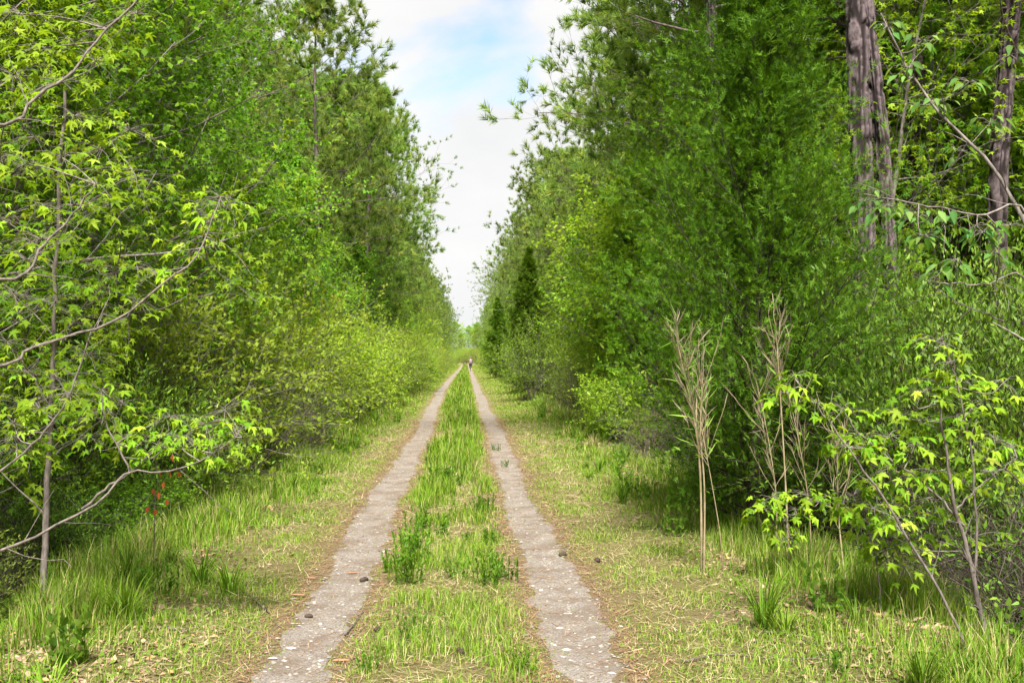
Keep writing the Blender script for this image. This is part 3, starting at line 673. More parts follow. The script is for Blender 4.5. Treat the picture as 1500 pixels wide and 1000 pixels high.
def hero_pine(stems, label, seed, crown='pineC'):
    """stems: list of (pixel path, depth, radii)"""
    b = np.array(P(stems[0][0][0][0], stems[0][0][0][1], stems[0][1])); base = np.array([b[0], b[1], float(height(b[0], b[1]))])
    e_ = empty('pine_tree', base)
    for k, (path, d, r0, r1) in enumerate(stems):
        pts = [P(px, py, d) for px, py in path]
        pts[0][2] = float(height(pts[0][0], pts[0][1]))-.3 if k == 0 else pts[0][2]
        dirv = pts[-1]-pts[-2]; dirv /= dirv[2]; pts.append(pts[-1]+dirv*7)
        z = np.array([p[2] for p in pts]); rr = r0+(r1-r0)*(z-z[0])/(z[-1]-z[0])
        m_ = furrowed(seed+k, np.array(pts)-base, rr)
        linkmesh('trunk', m_.build('trunk', M['pinebark_hero'], True), e_)
    # its crown of boughs, high above the frame
    pa = np.array(pts)-base; off = (float(np.interp(8.5, pa[:, 2], pa[:, 0])), float(np.interp(8.5, pa[:, 2], pa[:, 1])), 4.5)
    linkmesh('boughs', LIB[crown][1], e_, off); linkmesh('crown', LIB[crown][2], e_, off)
    tag(e_, label, 'pine tree'); THINGS.append([e_, 'pine_tree', base[0], base[1], None, label])
hero_pine([([(1268, 640), (1267, 400), (1260, 200), (1254, 0)], 12.5, .155, .13), ([(1312, 640), (1304, 400), (1291, 200), (1274, 60), (1262, -60)], 12.62, .11, .09)], 'thick twin-stemmed pine with furrowed purple-grey bark behind the big cedar', 301)
hero_pine([([(1332, 600), (1335, 250), (1340, 100), (1338, 0)], 16.0, .15, .12)], 'furrowed pine trunk between the twin-stemmed pine and the frame edge pine', 311, 'pineA')
hero_pine([([(1455, 600), (1462, 240), (1474, 100), (1482, 0)], 14.0, .145, .12)], 'single furrowed pine trunk crossed by a thin dark slanting limb', 321, 'pineB')
hero_pine([([(1418, 600), (1424, 300), (1432, 150), (1440, 0)], 17.0, .075, .06)], 'slender dark pine stem standing between two thicker furrowed trunks', 331, 'pineB')
hero_pine([([(1072, 600), (1052, 300), (1045, 100), (1040, 0)], 14.5, .10, .08)], 'pine trunk glimpsed through the top of the big cedar', 341, 'pineA')

# pines along the clearing
pinespots = [  # x, y, key, scale
 (-6.4, 15.5, 'pineA', .95), (-5.6, 38, 'pineO', 1.0), (-4.6, 44, 'pineO', .90), (-6.2, 50, 'pineO', 1.0), (-8.6, 31, 'pineC', .85), (-7.6, 26, 'pineB', .95), (-9.5, 22, 'pineC', .9),
 (6.6, 21, 'pineO', 1.0), (5.7, 28, 'pineO', .95), (5.9, 37, 'pineO', .95), (7.2, 17, 'pineA', 1.0), (7.5, 24, 'pineC', 1.0), (7.0, 32, 'pineC', .95), (9.5, 28, 'pineA', 1.0)]
for i, (x, y, k, s) in enumerate(pinespots):
    place(k, 'pine_tree', x, y, i*1.7, s, 'pine tree', None, None, kindword='pine')
y = 47
while y < 260:
    for s in (-1, 1):
        place(['pineA', 'pineB', 'pineC', 'pineO', 'pineO'][R_.integers(5)], 'pine_tree', (s*U(5.4, 7.2) if s < 0 else U(5.5, 7.5)), y+U(-2, 2), U(0, 6.28), U(.62, 1.0), 'pine tree', None, None, kindword='pine')
        if R_.random() < .6: place(['pineA', 'pineC'][R_.integers(2)], 'pine_tree', s*U(8, 12), y+U(-2, 2), U(0, 6.28), U(.8, 1.0), 'pine tree', None, None, kindword='pine')
    y += 4.5 if y < 120 else 8

# near-left woodland
for (x, y, k, s, rz) in [(-4.3, 8.6, 'gumB', .95, 0.3), (-5.6, 11.5, 'mapB', 1.0, 1.3), (-4.6, 13.5, 'gumA', .95, 2.0), (-6.5, 14.8, 'mapA', 1.0, .8), (-5.2, 17.5, 'mapB', .9, 3.),
                          (-4.6, 10.4, 'gumA', .75, 4.), (-6.3, 9.3, 'gumA', 1.1, 5.), (-8, 13, 'mapA', 1.1, 3.), (-9.5, 18, 'mapA', 1.1, 1.), (-5.0, 21, 'litA', 1.0, 1.), (-6.8, 21, 'mapA', .95, 2.), (-5.3, 25, 'mapB', .9, .4), (-3.9, 7.2, 'gumB', .62, 1.9)]:
    place(k, {'g': 'sweetgum_tree', 'm': 'maple_tree', 'l': 'broadleaf_tree'}[k[0]], x, y, rz, s, 'tree', None, None, kindword={'g': 'sweetgum', 'm': 'maple', 'l': 'light'}[k[0]])
# yellow-green willow bushes on the left
for (x, y, k, s, rz) in [(-4.2, 12.2, 'wilA', 1.0, 0), (-4.3, 14.6, 'wilA', 1.12, 1.), (-4.0, 17.0, 'wilB', 1.15, 2.), (-4.6, 19.5, 'wilA', 1.2, 3.), (-4.1, 22, 'wilB', 1.1, 4.)]:
    place(k, 'willow_bush', x, y, rz, s, 'bush', None, None, ('stem', 'foliage'), kindword='willow')
# evergreen shrubs, near left under the gums and near right in the shade
for (x, y, k, s, rz) in [(-3.9, 9.6, 'evB', .9, 0), (-3.6, 11.2, 'evB', .85, 1.5), (-5.0, 7.8, 'evA', .8, 2.), (4.3, 8.4, 'evA', .95, .5), (5.2, 9.8, 'evA', 1.1, 2.2), (4.6, 11.6, 'evA', 1.1, 4.), (6.0, 8.2, 'evA', .95, 1.), (5.8, 12.6, 'evA', 1.2, 3.), (7.2, 11.2, 'evA', 1.15, 5.), (4.3, 7.0, 'evB', .75, 3.3), (4.6, 6.2, 'evB', .8, 1.3), (5.0, 7.4, 'evA', .8, 4.3), (3.9, 10.8, 'evB', 1.1, 1.)]:
    place(k, 'evergreen_shrub', x, y, rz, s, 'shrub', None, None, ('stem', 'foliage'), kindword='evergreen')
# right woodland behind the cedar
for (x, y, k, s, rz) in [(4.0, 13.2, 'gumA', .68, .3), (5.8, 19, 'mapB', 1.0, 1.3), (8.0, 19.0, 'litA', 1.3, 2.), (8.6, 17, 'gumA', 1.1, 3.), (10.5, 20, 'mapA', 1.1, 4.), (5.2, 17.5, 'litA', 1.05, .5),
                          (6.4, 20, 'mapA', 1.0, 5.), (4.6, 23, 'litA', 1.0, 3.), (5.0, 27, 'gumB', 1.0, 2.), (10.4, 17.5, 'gumA', 1.0, 1.), (11.5, 16.5, 'mapB', 1.2, 2.), (4.6, 24.5, 'litA', 1.15, 1.), (4.8, 28.5, 'gumB', .95, 2.), (5.1, 32, 'litA', 1.2, 3.), (5.4, 37, 'litA', 1.1, 4.), (9.5, 15.5, 'litA', 1.2, 4.), (8.0, 15.8, 'litS', 1.0, 3.), (5.9, 14.9, 'litS', 1.1, 5.), (3.8, 19.8, 'litA', .72, 1.), (4.1, 22.6, 'litA', .8, 2.), (7.3, 18.8, 'litA', 1.6, 1.), (9.2, 21.5, 'gumA', 1.5, 2.), (11.2, 21, 'litA', 1.9, 3.), (9.8, 26, 'gumA', 1.6, 5.), (13.2, 24, 'mapB', 1.6, 5.)]:
    place(k, {'g': 'sweetgum_tree', 'm': 'maple_tree', 'l': 'broadleaf_tree'}[k[0]], x, y, rz, s, 'tree', None, None, kindword={'g': 'sweetgum', 'm': 'maple', 'l': 'light'}[k[0]])

# edge shrubs and middle trees along both sides into the distance
for s in (-1, 1):
    y = 24 if s < 0 else 22
    while y < 190:
        if not (s > 0 and (38 < y < 47 or 75 < y < 81)):
            k = ['shrA', 'shrA', 'wilB', 'shrB', 'wilA', 'evB'][R_.integers(6)]; k = 'shrA' if (k == 'evB' and y < 50) else k
            kw = {'s': 'leafy', 'w': 'willow', 'e': 'evergreen'}[k[0]]
            place(k, {'leafy': 'leafy_shrub', 'willow': 'willow_bush', 'evergreen': 'evergreen_shrub'}[kw], (s*U(3.35, 4.1) if s < 0 else ((U(4.0, 4.8) if y < 22 else U(4.5, 5.2)) if y < 48 else U(3.5, 4.4))), y, U(0, 6.28), U(.75, 1.1), 'bush' if kw == 'willow' else 'shrub', None, None, ('stem', 'foliage'), kindword=kw)
        y += U(1.5, 2.3) if y < 70 else U(3, 4.5)
    y = 28
    while y < 230:
        k = ['litA', 'gumB', 'mapB', 'gumA', 'litA'][R_.integers(5)]
        place(k, {'g': 'sweetgum_tree', 'm': 'maple_tree', 'l': 'broadleaf_tree'}[k[0]], s*(U(4.6, 5.8)+(.8 if s > 0 and y < 50 else 0)), y, U(0, 6.28), U(.7, 1.05), 'tree', None, None, kindword={'g': 'sweetgum', 'm': 'maple', 'l': 'light'}[k[0]])
        y += U(2.4, 3.6) if y < 100 else U(5, 8)
    # tall back row
    y = 20
    while y < 120:
        for lo, hi in ((9, 14), (15, 22)):
            if s*lo > -.47*y-4 and s*lo < .56*y+4:
                place(['tallA', 'tallB'][R_.integers(2)], 'tall_broadleaf_tree', s*U(lo, hi), y+U(-2, 2), U(0, 6.28), U(.8, 1.1), 'tree', None, None, kindword='tall')
        y += 5 if y < 60 else 9
for x, y in [(12.5, 24), (14.5, 28), (16, 24), (19, 32), (13, 34), (-13, 24), (-14, 30)]:
    place('tallA', 'tall_broadleaf_tree', x, y, U(0, 6), U(.9, 1.1), 'tree', None, None, kindword='tall')

# small bare-stemmed yellowish bush in front of the second cedar
place('wilB', 'willow_bush', 2.45, 37, 1., (.85, .85, 1.05), 'bush', None, 'small yellowish bush with pale bare stems before a dark cone-shaped cedar', ('stem', 'foliage'))

# low leafy growth along the foot of both thickets
for i in range(34):
    s = -1 if i % 2 else 1; y = 5.6+22*(i/34)**1.3+U(-.3, .3); x = s*(U(2.95, 3.5) if s < 0 or y > 11 else U(3.2, 4.0))
    k = ['shrB', 'shrA', 'shrB', 'evB'][R_.integers(4)] if y < 12 else 'shrA'
    if s > 0 and y < 18: continue
    if s < 0 and y < 9.5 and i % 4 == 1: continue
    place(k, 'low_leafy_shrub', x, y, U(0, 6.28), U(.28, .5), 'shrub', None, None, ('stem', 'foliage'), kindword='low')
# bare twig tangles under the shrubs
k = 0
for (x, y) in [(-3.5, 6.2), (-3.8, 8.2), (-3.1, 14.5), (-3.0, 18.2), (-3.1, 23), (-3.2, 28), (-3.1, 34), (3.3, 22), (3.3, 30), (3.7, 6.8), (4.5, 6.4), (3.7, 8.1), (4.9, 7.6), (4.2, 5.7), (3.6, 6.1), (4.3, 7.2), (5.2, 6.7), (-3.6, 13.4), (-3.5, 16.0), (-3.5, 19.0), (3.3, 13.5), (3.2, 17.0), (5.5, 7.0)][::1]:
    e_ = linkmesh('bare_twigs', TW[k % 2], None, (x, y, float(height(x, y)))); e_.rotation_euler = (0, 0, k*1.3); sc = .75+.25*((k*.37) % 1); e_.scale = (sc, sc, sc*(1.1 if x < 0 else 1.0))
    tag(e_, None, 'brush'); THINGS.append([e_, 'bare_twigs', x, y, 'twigs', None]); k += 1

# ------------------------------------------------------------------ hand-placed near saplings and limbs
def smooth_path(pts, k=18):
    pts = np.array(pts, float); n = len(pts); t = np.linspace(0, n-1, k); out = []
    pp = np.concatenate([[2*pts[0]-pts[1]], pts, [2*pts[-1]-pts[-2]]])
    for u in t:
        i = min(int(u), n-2); f = u-i; p0, p1, p2, p3 = pp[i:i+4]
        out.append(.5*((2*p1)+(-p0+p2)*f+(2*p0-5*p1+4*p2-p3)*f*f+(-p0+3*p1-3*p2+p3)*f**3))
    return np.array(out)
def leaf_mesh(tm, mat, v, size):
    m_ = MA(); m_.add(tm[0]*size, tm[1], tm[2], v); return m_.build('leaf', mat)
GUML = [leaf_mesh(star_leaf(True, dr), M['gum'], v, 1.0) for v, dr in ((.12, 1.), (.3, 2.2), (.45, .6), (.6, 3.), (.75, 1.5), (.85, 2.6), (.95, 1.))]
HANGL = [leaf_mesh(tmpl([(0, 0, 0), (-.15, .15, .05), (-.24, .4, .09), (-.15, .75, .02), (0, 1.1, -.14), (.15, .75, .02), (.24, .4, .09), (.15, .15, .05), (0, .5, -.04)], [(8, i, (i+1) % 8) [::-1] for i in range(8)]), M['hang'], v, 1.0) for v in (.3, .6, .9)]
def put_leaf(parent, base, pos, d, nh, size, meshes, rng):
    X, Y, Z = perp_frame(d[None], nh[None]); X, Y, Z = X[0], Y[0], Z[0]
    o = bpy.data.objects.new('leaf', meshes[rng.integers(len(meshes))]); COL.objects.link(o); o.parent = parent
    p = pos-base
    o.matrix_local = Matrix([[X[0]*size, Y[0]*size, Z[0]*size, p[0]], [X[1]*size, Y[1]*size, Z[1]*size, p[1]], [X[2]*size, Y[2]*size, Z[2]*size, p[2]], [0, 0, 0, 1]])
def sapling(name, base, limbs, clusters, label, cat, seed, leafsize=.085, nleaf=10, meshes=GUML, spread=.16, barkm='palebark', down=.45, rootpart='trunk', extra=0, maxp=300, flat_leaf=STAR, leafmat_='gum'):
    """limbs: list of (list of 3D points, r0, r1); clusters: list of 3D centres"""
    rng = np.random.default_rng(seed); base = np.array(base, float); e_ = empty(name, base); allp = []
    for i, (pts, r0, r1) in enumerate(limbs):
        c = smooth_path(pts, 22); c[1:-1] += rng.normal(size=(20, 3))*.0045; allp.append(c)
        m_ = MA(); m_.tubes((c-base)[None], np.linspace(r0, r1, 22)[None], 8)
        # short dead side twigs
        ch, cr_ = children((c-base)[None], np.linspace(r0, r1, 22)[None], 7, rng, .15, .95, .9, .13, .1, .16, 5, .4)
        m_.tubes(ch, np.maximum(cr_, .0018), 4)
        linkmesh(rootpart if i == 0 else 'branch', m_.build('limb', M[barkm], True), e_)
    allp = np.concatenate(allp); tw = MA(); far = MA(); cnt = 0
    for ci, c in enumerate(clusters):
        c = np.array(c, float); q = allp[np.argmin(np.linalg.norm(allp-c, axis=1)+.25*np.maximum(0, allp[:, 2]-c[2]))]
        mid = (q+c)/2+rng.normal(size=3)*.03+np.array([0, 0, -.02]); path = smooth_path([q, mid, c], 8)
        tw.tubes((path-base)[None], np.linspace(.0045, .002, 8)[None], 4)
        for k in range(nleaf):
            az = k*2.4+rng.random(); rr = spread*(.25+.75*rng.random())
            lp = c+np.array([math.cos(az)*rr*1.1, math.sin(az)*rr*1.1, (rng.random()-.62)*spread*1.0])
            tw.tubes(np.stack([c-base, (c+lp)/2-base+np.array([0, 0, .015]), lp-base])[None], np.array([[.0018, .0014, .001]]), 3)
            d = nrm(np.array([math.cos(az), math.sin(az), -down+rng.normal()*.25])); nh = nrm(np.array([rng.normal()*.35, rng.normal()*.35-.25, 1.]))
            sz = leafsize*(.6+.7*rng.random())
            if cnt < maxp: put_leaf(e_, base, lp, d, nh, sz, meshes, rng); cnt += 1
            else:
                X, Y, Z = perp_frame(d[None], nh[None]); far.inst(flat_leaf, (lp-base)[None], X, Y, Z, np.array([sz]), rng.random()*.95)
    tag(linkmesh('twigs', tw.build('twigs', M['bark'], True), e_), kind='stuff')
    if far.v: tag(linkmesh('foliage', far.build('foliage', M[leafmat_]), e_), kind='stuff')
    tag(e_, label, cat); THINGS.append([e_, name, base[0], base[1], None, label])
    return e_
def PP(lst, d, dd=0.0): return [P(px, py, d+dd*i) for i, (px, py) in enumerate(lst)]

d = 5.7
b = P(1452, 965, d); b[2] = height(b[0], b[1])-.05
sapling('sweetgum_sapling', b,
  [([b]+PP([(1435, 890), (1415, 800), (1398, 740), (1385, 650), (1374, 590)], d), .020, .005),
   (PP([(1428, 860), (1430, 750), (1418, 640), (1395, 540), (1380, 495)], d, .02), .009, .003),
   (PP([(1413, 770), (1372, 725), (1330, 690), (1265, 640), (1235, 600)], d, .03), .008, .003),
   (PP([(1400, 745), (1450, 700), (1490, 670)], d, -.03), .006, .003)],
  PP([(1370, 500), (1392, 530), (1350, 575), (1400, 610), (1425, 650), (1340, 650), (1300, 640), (1265, 640), (1370, 690), (1480, 655), (1450, 690), (1330, 700), (1290, 690), (1375, 560), (1410, 560), (1320, 610), (1355, 615), (1285, 725), (1310, 750), (1380, 740), (1410, 700), (1455, 640), (1490, 700), (1345, 790), (1290, 800), (1430, 780), (1470, 560), (1440, 590)], d, .015),
  'light green star-leaved sapling with pale forked stem beside the ditch', 'sapling', 401, .092, 13, spread=.14)
b = P(1425, 985, 5.35); b[2] = height(b[0], b[1])-.05
sapling('sweetgum_sapling', b,
  [([b]+PP([(1385, 880), (1330, 790), (1275, 700), (1230, 640), (1200, 600), (1165, 555)], 5.4, .06), .009, .003)],
  PP([(1165, 550), (1150, 575), (1195, 590), (1235, 600), (1262, 655), (1240, 655), (1310, 760), (1280, 745)], 5.6, .02),
  'thin whip leaning over toward the canes with star leaves at its tip', 'sapling', 402, .085, 12, spread=.11)
b = P(1160, 850, 7.0); b[2] = height(b[0], b[1])-.03
sapling('sweetgum_sapling', b, [([b]+PP([(1158, 800), (1150, 760), (1135, 730)], 7.0), .006, .003), (PP([(1158, 800), (1180, 750), (1195, 722)], 7.0), .004, .002)],
  PP([(1130, 728), (1115, 745), (1145, 760), (1180, 725), (1165, 745), (1150, 790), (1200, 735)], 7.0, -.01), 'knee-high star-leaved sapling at the foot of the dry canes', 'sapling', 403, .085, 14, spread=.12)
b = P(1290, 900, 6.1); b[2] = height(b[0], b[1])-.03
sapling('sweetgum_sapling', b, [([b]+PP([(1285, 830), (1270, 770), (1262, 730)], 6.1), .006, .003), (PP([(1285, 830), (1320, 800), (1340, 780)], 6.1), .004, .002)],
  PP([(1250, 725), (1275, 745), (1300, 790), (1335, 790), (1260, 770), (1325, 830), (1230, 735)], 6.1, -.01), 'low star-leaved sapling under the leaning whip by the ditch', 'sapling', 404, .085, 15, spread=.14)

# left sapling with a straight speckled stem
b = P(64, 885, 6.55); b[2] = height(b[0], b[1])-.05
sapling('sweetgum_sapling', b,
  [([b]+PP([(66, 800), (70, 700), (76, 600), (78, 500), (82, 400), (88, 260), (95, 120)], 6.6), .024, .010),
   (PP([(78, 500), (130, 440), (170, 400)], 6.6), .006, .003), (PP([(76, 600), (40, 540), (10, 500)], 6.6), .006, .003), (PP([(74, 660), (130, 600), (180, 585)], 6.6), .006, .003), (PP([(82, 400), (30, 340), (0, 320)], 6.6), .006, .003), (PP([(88, 260), (150, 215), (190, 190)], 6.6), .006, .003)],
  PP([(170, 400), (140, 440), (110, 470), (10, 500), (40, 545), (30, 590), (180, 590), (140, 600), (20, 640), (0, 320), (40, 350), (60, 300), (190, 190), (150, 220), (110, 170), (90, 120), (50, 200), (100, 330), (130, 520), (60, 440), (100, 560), (20, 430), (160, 300), (200, 260), (20, 110), (140, 90)], 6.6, -.015),
  'young sweetgum with straight thin speckled stem at the verge edge', 'sapling', 410, .078, 20, spread=.24)

# limbs of a leaning tree standing just outside the picture on the left
b = np.array([-3.55, 4.3, 0.]); b[2] = height(b[0], b[1])-.1
sapling('leaning_sweetgum', b,
  [([b, b+np.array([.02, .05, 1.0]), b+np.array([0, .1, 2.2]), b+np.array([.1, .1, 4.2]), b+np.array([.1, .2, 6.0])], .06, .03),
   ([b+np.array([.02, .03, .5])]+PP([(-60, 830), (0, 806), (80, 772), (150, 730), (185, 692), (240, 690), (300, 672), (345, 640)], 5.2, .09), .010, .0028),
   (PP([(120, 745), (165, 708), (188, 688), (172, 655), (152, 610), (148, 572)], 5.6, .03), .008, .003),
   ([b+np.array([.0, .08, 1.7])]+PP([(-20, 540), (40, 512), (110, 490), (180, 463), (240, 415), (285, 380), (308, 330), (322, 292)], 5.0, .1), .009, .0028),
   ([b+np.array([.05, .1, 2.6])]+PP([(-10, 408), (60, 360), (100, 322), (140, 270)], 5.0, .1), .010, .003),
   ([b+np.array([.08, .1, 3.2])]+PP([(-20, 185), (50, 142), (100, 110), (140, 60), (200, 0), (260, -50)], 5.0, .12), .0095, .004),
   (PP([(0, 690), (60, 640), (100, 580), (130, 500), (150, 460)], 5.3, .05), .007, .003)],
  PP([(345, 632), (320, 655), (290, 650), (265, 640), (240, 655), (300, 620), (215, 640), (148, 570), (155, 600), (180, 640), (130, 640), (250, 610), (330, 600)], 5.9, .01) +
  PP([(322, 288), (310, 320), (300, 345), (280, 370), (325, 300), (230, 400), (200, 440)], 5.8, .01) +
  PP([(140, 268), (110, 300), (60, 350), (40, 380), (20, 620), (60, 600), (100, 575), (20, 660), (60, 70), (110, 60), (150, 40), (200, 20), (30, 20), (0, 230), (40, 240), (90, 230)], 5.5, .01),
  'sweetgum leaning in over the verge with long pale bare limbs', 'tree', 411, .082, 16, spread=.18)

# limbs reaching in from a hornbeam on the right
b = np.array([4.15, 6.4, 0.]); b[2] = height(b[0], b[1])-.1
sapling('hornbeam_tree', b,
  [([b, b+np.array([.0, .0, 1.2]), b+np.array([-.02, .05, 2.6]), b+np.array([-.1, .1, 4.2])], .045, .025),
   ([b+np.array([0, 0, 2.0])]+PP([(1510, 320), (1440, 316), (1380, 305), (1320, 294), (1265, 284)], 6.4, -.04), .009, .003),
   ([b+np.array([0, 0, 1.6])]+PP([(1510, 422), (1440, 417), (1360, 413)], 6.4, -.04), .008, .003),
   ([b+np.array([-.03, .03, 2.6])]+PP([(1500, 325), (1450, 240), (1380, 170), (1330, 100), (1290, 20)], 6.6, .1), .015, .006),
   (PP([(1470, 470), (1400, 440), (1340, 400)], 6.5), .005, .002)],
  PP([(1275, 292), (1300, 300), (1330, 310), (1360, 318), (1390, 322), (1430, 330), (1370, 405), (1440, 340), (1480, 330), (1350, 345), (1460, 370), (1400, 380)], 6.4, -.02) +
  PP([(1330, 100), (1370, 150), (1420, 120), (1450, 180), (1300, 40), (1350, 60), (1480, 80), (1400, 220)], 6.8, .02),
  'tree with drooping pointed leaves reaching in above the evergreen shrubs', 'tree', 412, .080, 11, meshes=HANGL, spread=.12, barkm='bark', down=.9)

# rust-coloured dead leaves hanging at the left verge
def rust():
    b = P(225, 760, 7.3); b[2] = height(b[0], b[1]); rng = np.random.default_rng(9); e_ = empty('withered_stem', b)
    c = smooth_path([b, P(228, 700, 7.3), P(232, 660, 7.25), P(250, 640, 7.2)], 12); m_ = MA(); m_.tubes((c-b)[None], np.linspace(.004, .002, 12)[None], 4)
    linkmesh('stem', m_.build('stem', M['twig'], True), e_)
    lm = leaf_mesh(OVAL, M['redleaf'], .6, 1.0)
    for (px, py) in [(222, 770), (228, 745), (218, 742), (232, 720), (240, 705), (235, 690), (250, 690), (252, 665), (262, 690), (245, 730), (225, 715)]:
        put_leaf(e_, b, P(px, py, 7.25), nrm(np.array([rng.normal()*.3, rng.normal()*.3, -1])), nrm(rng.normal(size=3)+np.array([0, -1., 0])), .055, [lm], rng)
    tag(e_, 'withered stem of rust-red dead leaves at the grassy verge', 'dead plant'); THINGS.append([e_, 'withered_stem', b[0], b[1], None, 'x'])
rust()

# ------------------------------------------------------------------ dry canes before the cedar
def cane(base, top, r, seed, label, lo=.5, nl=60, bare=None, leafy=1.0, mids=None):
    rng = np.random.default_rng(seed); base = np.array(base, float); top = np.array(top, float); e_ = empty('river_cane', base)
    bow = nrm(rng.normal(size=3))*.07; c = smooth_path([base-np.array([0, 0, .05]), (base*2+top)/3+bow, (base+2*top)/3+bow*.8, top] if mids is None else [base-np.array([0, 0, .05])]+mids+[top], 26)
    m_ = MA(); rr = np.linspace(r, r*.35, 26); rr[3::4] *= 1.25; m_.tubes((c-base)[None], rr[None], 8)
    linkmesh('stalk', m_.build('stalk', M['cane'], True), e_)
    # upright side shoots sheathed in dry leaves
    ch, cr_ = children((c-base)[None], rr[None], 16, rng, lo, .99, .38, lambda t: .14+.26*rng.random(t.shape), .35, .10, 6, .5, angj=.2)
    s_ = MA(); s_.tubes(ch, np.maximum(cr_, .0018), 4); linkmesh('side_shoots', s_.build('side_shoots', M['cane'], True), e_)
    def lv(n, mat, nm, j, sz, vr):
        p, d_ = leaves_on(ch, max(1, n//16), rng, .2, 1.2, -.25 if j < .5 else .3, j, .004)
        X, Y, Z = perp_frame(d_, rng.normal(size=d_.shape)); f = MA(); S = sz*(.6+.8*rng.random(len(p)))
        f.inst(tmpl([(0, 0, 0), (-.03, .3, .01), (.03, .3, .01), (-.018, .7, -.02), (.018, .7, -.02), (0, 1, -.10)], [(0, 2, 1), (1, 2, 4, 3), (3, 4, 5)]), p, X, Y, Z, S, vr*rng.random(len(p)))
        linkmesh(nm, f.build(nm, M[mat]), e_)
    lv(int(nl*1.5), 'canedry', 'dry_leaves', .38, .13, 1.0); lv(int(nl*1.3*leafy), 'canel', 'green_leaves', .6, .12, .8)
    tag(e_, label, 'cane', 'dry canes standing in front of the cedar'); THINGS.append([e_, 'river_cane', base[0], base[1], None, label])
def onground(px, py, d):
    b = P(px, py, d); b[2] = height(b[0], b[1]); return b
cane(onground(1028, 810, 7.35), P(990, 492, 7.3), .009, 501, 'tall cane at the cedar foot with green leaf tufts, its tip leaning toward the track', .5, 80, mids=[P(1026, 700, 7.33), P(1018, 620, 7.32), P(1004, 555, 7.3)])
cane(onground(1031, 812, 7.30), P(1030, 545, 7.3), .008, 502, 'shorter upright cane twinned beside the tall leafy cane', .5, 60, mids=[P(1032, 720, 7.3), P(1026, 630, 7.3)])
cane(onground(1060, 815, 7.30), P(1030, 640, 7.3), .005, 503, 'thin bare cane slanting against the twin canes', .8, 18, leafy=.4)
cane(onground(1157, 815, 7.2), P(1136, 472, 7.25), .008, 504, 'tallest single cane with a dry tan broom-like tip', .66, 60, leafy=.3)
cane(onground(1134, 790, 7.5), P(1108, 560, 7.5), .006, 505, 'grey withered cane midway between twin canes and tallest one', .35, 50, leafy=.4)
cane(onground(1190, 815, 7.4), P(1155, 575, 7.4), .006, 506, 'dry cane rising through sapling leaves next to the tallest cane', .35, 50, leafy=.3)
cane(onground(1240, 830, 7.0), P(1228, 640, 7.0), .006, 507, 'pale dead cane standing behind the low sapling leaves', .3, 40, leafy=.1)

# ------------------------------------------------------------------ weeds in the centre strip and verges
def weed(seed, ns, h, spread=.10, nl=26, size=.035, tm=LANCE, mat='weed'):
    rng = np.random.default_rng(seed); az = rng.random(ns)*6.28; rr = spread*np.sqrt(rng.random(ns)); st = []
    for i in range(ns):
        p = np.array([math.cos(az[i])*rr[i], math.sin(az[i])*rr[i], -.01]); d_ = nrm(np.array([math.cos(az[i])*.28*rng.random(), math.sin(az[i])*.28*rng.random(), 1.])); hh = h*(.55+.5*rng.random()); pts = [p]
        for j in range(5): d_ = nrm(d_+rng.normal(size=3)*.05); p = p+d_*hh/5; pts.append(p)
        st.append(pts)
    c = np.array(st); s_ = MA(); s_.tubes(c, np.tile(np.linspace(.0022, .001, 6), (ns, 1)), 3)
    p, d_ = leaves_on(c, nl, rng, .08, .95, 0, .45, .002); X, Y, Z = perp_frame(d_, rng.normal(size=d_.shape)); S = size*(.6+.7*rng.random(len(p)))
    f = MA(); f.inst(tm, p, X, Y, Z, S, rng.random(len(p))*.97, 0, S*1.3)
    return s_.build('stems', M['weed'], True), f.build('leaves', M[mat])
LIB['wdA'] = weed(601, 16, .27, .13, 26, .042); LIB['wdB'] = weed(602, 12, .22, .12, 22, .038); LIB['wdC'] = weed(603, 8, .14, .07, 16, .03)
LIB['wdD'] = weed(604, 9, .34, .12, 14, .05, OVAL, 'forb')
def tuft(seed, n, h, mat='grass', vlo=.1, vhi=.6):
    rng = np.random.default_rng(seed); O = rng.normal(size=(n, 2))*.025; az = np.arctan2(O[:, 1], O[:, 0])+rng.normal(size=n)*.6; ln = .15+.5*rng.random(n); hh = h*(.5+.6*rng.random(n)); w_ = .0035
    B = np.concatenate([O, np.zeros((n, 1))-.01], 1); D = np.stack([np.cos(az), np.sin(az)], 1)
    def at(t): return B+np.concatenate([D*(ln*hh*t**2)[:, None], (hh*(t-.32*ln*t**2.5))[:, None]], 1)
    S_ = np.stack([-np.sin(az), np.cos(az), 0*az], 1)*w_
    V = np.stack([B-S_, B+S_, at(.4)+S_, at(.4)-S_, at(.75)+S_*.8, at(.75)-S_*.8, at(1.)], 1).reshape(-1, 3); b_ = np.arange(n)[:, None]*7
    m_ = MA(); var = vlo+(vhi-vlo)*rng.random(n); m_.add(V, (b_+np.array([0, 1, 2, 3, 3, 2, 4, 5, 5, 4, 6])[None]).ravel(), np.tile([4, 4, 3], n), np.repeat(var, 7)); return m_.build('grass_tuft', M[mat])
TUFT = [tuft(611, 60, .32), tuft(612, 44, .24, vlo=.3, vhi=.9), tuft(613, 50, .38, vlo=.05, vhi=.5)]
DRYT = tuft(614, 46, .34, vlo=.93, vhi=1.0)

